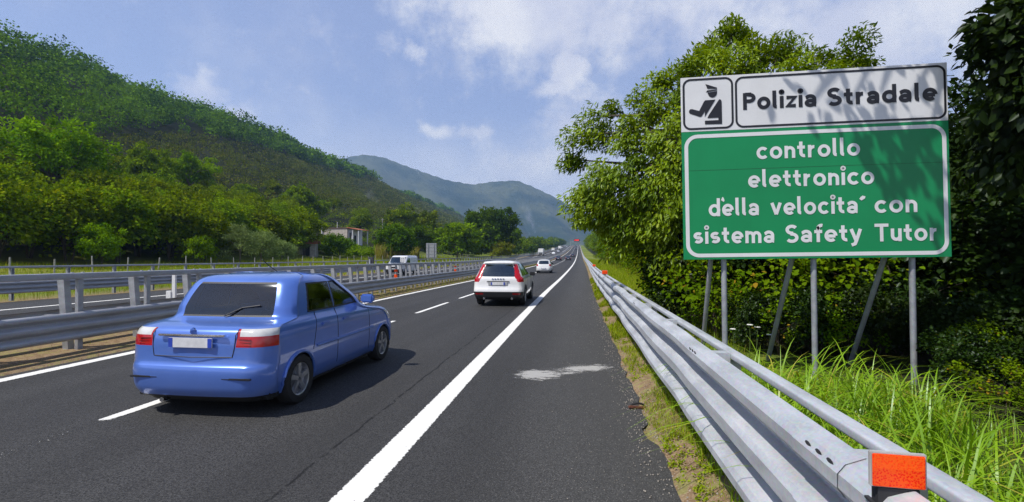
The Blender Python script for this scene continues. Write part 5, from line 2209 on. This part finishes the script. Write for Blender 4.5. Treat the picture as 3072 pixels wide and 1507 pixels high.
# ------------------------------------------------------------------ grass
def blades(la, y, h, w, bend, seg=4, droop=.5):
    n = len(la)
    z = ground_h(la, y)
    x = la + shift(y)
    a = rng.uniform(0, 2 * np.pi, n)
    dx, dy = np.cos(a), np.sin(a)
    # blade faces a random way
    px, py = -dy, dx
    rows = []
    for k in range(seg + 1):
        t = k / seg
        out = bend * h * t ** 1.8
        up = h * (t - droop * bend * t ** 3)
        ww = w * (1 - t) ** .6 * (.55 + .45 * min(1, t * 4)) if k < seg else w * .04
        cx, cy, cz = x + dx * out, y + dy * out, z - .01 + up
        rows.append(np.stack([cx + px * ww * .5, cy + py * ww * .5, cz], 1))
        rows.append(np.stack([cx - px * ww * .5, cy - py * ww * .5, cz], 1))
    V = np.stack(rows, 1).reshape(-1, 3)
    b = np.arange(n)[:, None] * (2 * (seg + 1))
    F = np.concatenate([b + np.array([[2 * k, 2 * k + 1, 2 * k + 3, 2 * k + 2]]) for k in range(seg)], 1).reshape(-1, 4)
    rnd = np.repeat(rng.random(n), seg)
    cl = np.repeat(np.clip(.5 + .3 * wave(la, y, .6, .3), 0, 1), seg)
    return V, F, rnd, cl


def grass(name, parts, mat, label):
    V, F, r, c = join(parts)
    o = mesh_np(name, V, F, mat, None, True, {'rnd': ('FACE', r), 'cl': ('FACE', c)})
    return tag(o, label, 'grass', None, 'stuff')


def scatter(n, la0, la1, y0, y1, p=1.0):
    la = rng.uniform(la0, la1, n)
    y = y0 + (y1 - y0) * rng.random(n) ** p
    return la, y


la, y = scatter(5200, 1.25, 5.2, 1.6, 5.7, 1.05)
k = (la > 1.1 + .16 * np.maximum(0, 5 - y)) & (wave(la, y, .5, .2) > -.6) & (la < 2.75 + .36 * (y - 3.2) + .25 * wave(la, y, .7, 1.2))
la, y = la[k], y[k]
n = len(la)
tall = blades(la, y, rng.uniform(.45, 1.1, n), rng.uniform(.010, .026, n), rng.uniform(.3, 1.15, n), 7, .66)
la, y = scatter(17000, 1.0, 6.2, .8, 7.2, 1.1)
k = ((y < 5.6) | (rng.random(len(y)) < .30)) & (la < 3.1 + .36 * (y - 3.2) + .3 * wave(la, y, .7, 1.2))
la, y = la[k], y[k]
n = len(la)
mid = blades(la, y, rng.uniform(.18, .42, n) * np.where(y > 5.6, .55, 1), rng.uniform(.006, .013, n), rng.uniform(.1, .8, n), 4)
grass('tall_grass', [tall, mid], L_GRASS, 'tall bright green grass behind the guard rail around the sign posts')
la, y = scatter(70000, 1.0, 7.6, 5.5, 150, 2.0)
k = la < np.interp(y, [5, 9, 14, 20, 40, 60], [2.6, 2.7, 3.5, 4.6, 6.2, 7.4])
la, y = la[k], y[k]
n = len(la)
s = np.clip(y / 14, .8, 5)
vg = blades(la, y, rng.uniform(.14, .34, n) * np.clip(s, 1, 1.5), .008 * s, rng.uniform(.1, .7, n), 3)
grass('verge_grass', [vg], L_MEADOW, 'sunlit grass verge between the guard rail and the trees')
la, y = scatter(52000, .76, 1.75, 1.4, 40, 1.7)
dens = wave(la * 3, y, .42, 1.1) + .6 * wave(la, y, 1.7, .2) + 1.1 * (la - 1.05)
k = dens > -.15
la, y = la[k], y[k]
n = len(la)
s = np.clip(y / 7, .9, 3.5)
eg = blades(la, y, rng.uniform(.03, .13, n) * np.clip(s, 1, 1.8), .008 * s, rng.uniform(.2, 1.0, n), 3)
la, y = scatter(15000, .80, 1.45, 1.3, 9, 1.1)
k = (wave(la * 2.2, y, .33, 2.7) + .5 * wave(la, y, 1.1, 1.4)) > .35
la, y = la[k], y[k]
n = len(la)
eg2 = blades(la, y, rng.uniform(.015, .06, n), .006, rng.uniform(.4, 1.1, n), 3)
la, y = scatter(700, .80, 1.3, 1.4, 12, 1.3)
k = (wave(la * 2, y, .4, .3) + .4 * wave(la, y, 1.3, 2)) > .25
la, y = la[k], y[k]
wc = np.stack([la + shift(y), y, ground_h(la, y) + .012], 1)
weed = clump_leaves(wc, rng.uniform(.03, .075, len(la)), 26, .028, .016, .1, .35)
grass('edge_grass', [eg, eg2, weed], L_MEADOW, 'patchy low grass and weeds between asphalt edge and guard rail')
la, y = scatter(34000, -12.0, -8.62, 4.5, 120, 1.6)
dens = wave(la * 2, y, .8, 2.1) + .5 * wave(la, y, 3.0, .7) + .25 * (y > 18)
k = dens > np.interp(y, [4, 11, 17, 40], [.30, .15, -.5, -1.2])
la, y = la[k], y[k]
n = len(la)
s = np.clip(y / 10, .9, 4)
mg = blades(la, y, rng.uniform(.05, .17, n) * np.clip(s, 1, 1.6), .007 * s, rng.uniform(.2, .9, n), 3)
grass('median_grass', [mg], L_MEADOW, 'sparse grass tufts on the bare earth of the median strip')
la, y = scatter(52000, -46, -23.7, 13, 150, 1.35)
n = len(la)
mw = blades(la, y, rng.uniform(.25, .75, n), .022 * np.clip(y / 26, .8, 4), rng.uniform(.1, .7, n), 3)
grass('meadow_grass', [mw], L_MEADOW, 'bright meadow grass beyond the opposite carriageway')
# tall cane by the fence
la, y = scatter(2600, -44.5, -39.5, 96, 122)
k = (np.abs(la + 42) / 2.4) ** 2 + (np.abs(y - 108) / 12) ** 2 < 1
la, y = la[k], y[k]
n = len(la)
cn = blades(la, y, rng.uniform(2.4, 4.6, n), rng.uniform(.10, .2, n), rng.uniform(.15, .5, n), 4)
o = grass('cane', [cn], L_CANE, 'patch of tall yellow cane beside the fence')
o['category'] = 'cane'
# vine rows below the house
la, y = scatter(260, -56, -47, 92, 116)
cc = np.stack([la + shift(y), y, ground_h(la, y) + 1.0 + .5 * rng.random(len(la))], 1)
o = foliage('vine_rows', [clump_leaves(cc, np.full(len(cc), .8), 40, .32, .26, .2)], L_BRIGHT)
tag(o, 'bright green vines growing below the house', 'vines', None, 'stuff')

# loose stones along the asphalt edge
n = 4200
la = .78 + .16 * rng.normal(size=n)
la = np.where(rng.random(n) < .3, rng.uniform(-.3, .8, n), la)
y = 1.6 + 24 * rng.random(n) ** 1.9
sz = rng.uniform(.002, .0085, n) * np.where(la > .5, 1.5, .8)
octa = np.array([(1, 0, 0), (-1, 0, 0), (0, 1, 0), (0, -1, 0), (0, 0, 1), (0, 0, -1)], float)
of = np.array([(0, 2, 4), (2, 1, 4), (1, 3, 4), (3, 0, 4), (2, 0, 5), (1, 2, 5), (3, 1, 5), (0, 3, 5)])
jit = rng.uniform(.6, 1.3, (n, 6, 1))
V = octa[None] * jit * sz[:, None, None] * np.array([1, 1, .7])
zc = np.where(la > .74, ground_h(la, y), elev(y))
V = V + np.stack([la + shift(y), y, zc + sz * .4], 1)[:, None, :]
F = (np.arange(n)[:, None, None] * 6 + of[None]).reshape(-1, 3)
tag(mesh_np('gravel', V.reshape(-1, 3), F, simple('pale_stone', (.30, .27, .235), .9, var=.4, scale=20), None), 'loose pale stones along the edge of the asphalt', 'gravel', None, 'stuff')

# white umbels in the verge
m_umbel = simple('white_petals', (.72, .72, .68), .8)
m_stem = simple('green_stem', (.10, .16, .03), .8)


def umbel(loc, h, label):
    t = thing('wild_carrot', label, 'wildflower', loc, random.uniform(0, 6), 'wild carrot flowers behind the guard rail')
    b = MB()
    b.tube([(0, 0, -.05), (.02, .01, h * .6), (.03, 0, h)], [.006, .005, .003], 5)
    b.build('stem', m_stem, t)
    b = MB()
    for i in range(26):
        r = .042 * math.sqrt((i + .5) / 26)
        a = i * 2.4
        x, y_ = .03 + r * math.cos(a), r * math.sin(a)
        s = .009
        z = h + .02 - 1.5 * r * r
        b.add([(x - s, y_, z), (x, y_ - s, z + .003), (x + s, y_, z), (x, y_ + s, z + .004), (x, y_, z + .012)], [(0, 1, 4), (1, 2, 4), (2, 3, 4), (3, 0, 4)])
    b.build('flower_head', m_umbel, t)


for la_, y_, h_ in ((2.75, 8.3, .52), (2.92, 8.5, .46), (2.6, 8.6, .40), (3.05, 8.2, .38)):
    umbel(G(la_, y_), h_, 'white wild carrot flower behind the guard rail by the sign posts')
# ------------------------------------------------------------------ smoke of small fires and summer haze
def smoke(name, label, loc, size, dens, lean):
    m, g = newmat('smoke_' + str(len(MATS)))
    o = g.n('ShaderNodeTexCoord').outputs['Object']
    sp = g.n('ShaderNodeSeparateXYZ', ins={0: o})
    h = g.mr(sp.outputs[2], -1, 1, smooth=False)
    n = g.noise(g.n('ShaderNodeMapping', ins={0: o, 3: (1.6, 1.6, 1.0)}).outputs[0], 2.0, 3, .6)
    # plume leans with height and widens
    xx = g.math('SUBTRACT', sp.outputs[0], g.math('MULTIPLY', g.math('SUBTRACT', h, .5), lean))
    w = g.math('ADD', .10, g.math('MULTIPLY', h, .42))
    r = g.math('DIVIDE', g.math('SQRT', g.math('ADD', g.math('MULTIPLY', xx, xx), g.math('MULTIPLY', sp.outputs[1], sp.outputs[1]))), w)
    d = g.math('MULTIPLY', g.mr(r, 1.0, .1), g.mr(n, .38, .72))
    d = g.math('MULTIPLY', d, g.mr(h, 1.0, .3))
    d = g.math('MULTIPLY', d, dens)
    v = g.n('ShaderNodeVolumePrincipled', ins={'Color': (.86, .90, 1.0, 1), 'Density': d, 'Anisotropy': .2})
    g.n('ShaderNodeOutputMaterial', ins={1: v.outputs[0]})
    b = MB()
    vs, n_ = [], 12
    for zz, rr in ((-1, .25), (-.4, .75), (.3, 1.0), (1, .95)):
        for k in range(n_):
            a = 2 * math.pi * k / n_
            vs.append((rr * math.cos(a), rr * math.sin(a), zz))
    fs = [tuple(range(n_ - 1, -1, -1)), tuple(range(3 * n_, 4 * n_))]
    for i in range(3):
        for k in range(n_):
            fs.append((i * n_ + k, i * n_ + (k + 1) % n_, (i + 1) * n_ + (k + 1) % n_, (i + 1) * n_ + k))
    b.add(vs, fs)
    o = b.build(name, m)
    o.location = loc
    o.scale = size
    tag(o, label, 'smoke', None, 'stuff')


q = at_px(1330, 545, 1500)
smoke('smoke', 'thin smoke rising at the foot of the distant mountain', q, (60, 60, 60), .060, -.9)
q = at_px(1048, 428, 2300)
smoke('smoke', 'two faint wisps of smoke high on the distant mountain', q, (45, 45, 34), .040, -1.0)
q = at_px(930, 490, 385)
smoke('smoke', 'faint smoke drifting over the scrub of the near hillside', q, (24, 24, 15), .045, -1.0)

m_haze, g = newmat('summer_haze')
v = g.n('ShaderNodeVolumePrincipled', ins={'Color': (.40, .63, 1.0, 1), 'Density': .00021, 'Anisotropy': 0.0})
g.n('ShaderNodeOutputMaterial', ins={1: v.outputs[0]})
b = MB()
b.box(-6500, 6500, -200, 4400, -30, 640)
hz_ = b.build('haze', m_haze)
tag(hz_, kind='stuff')
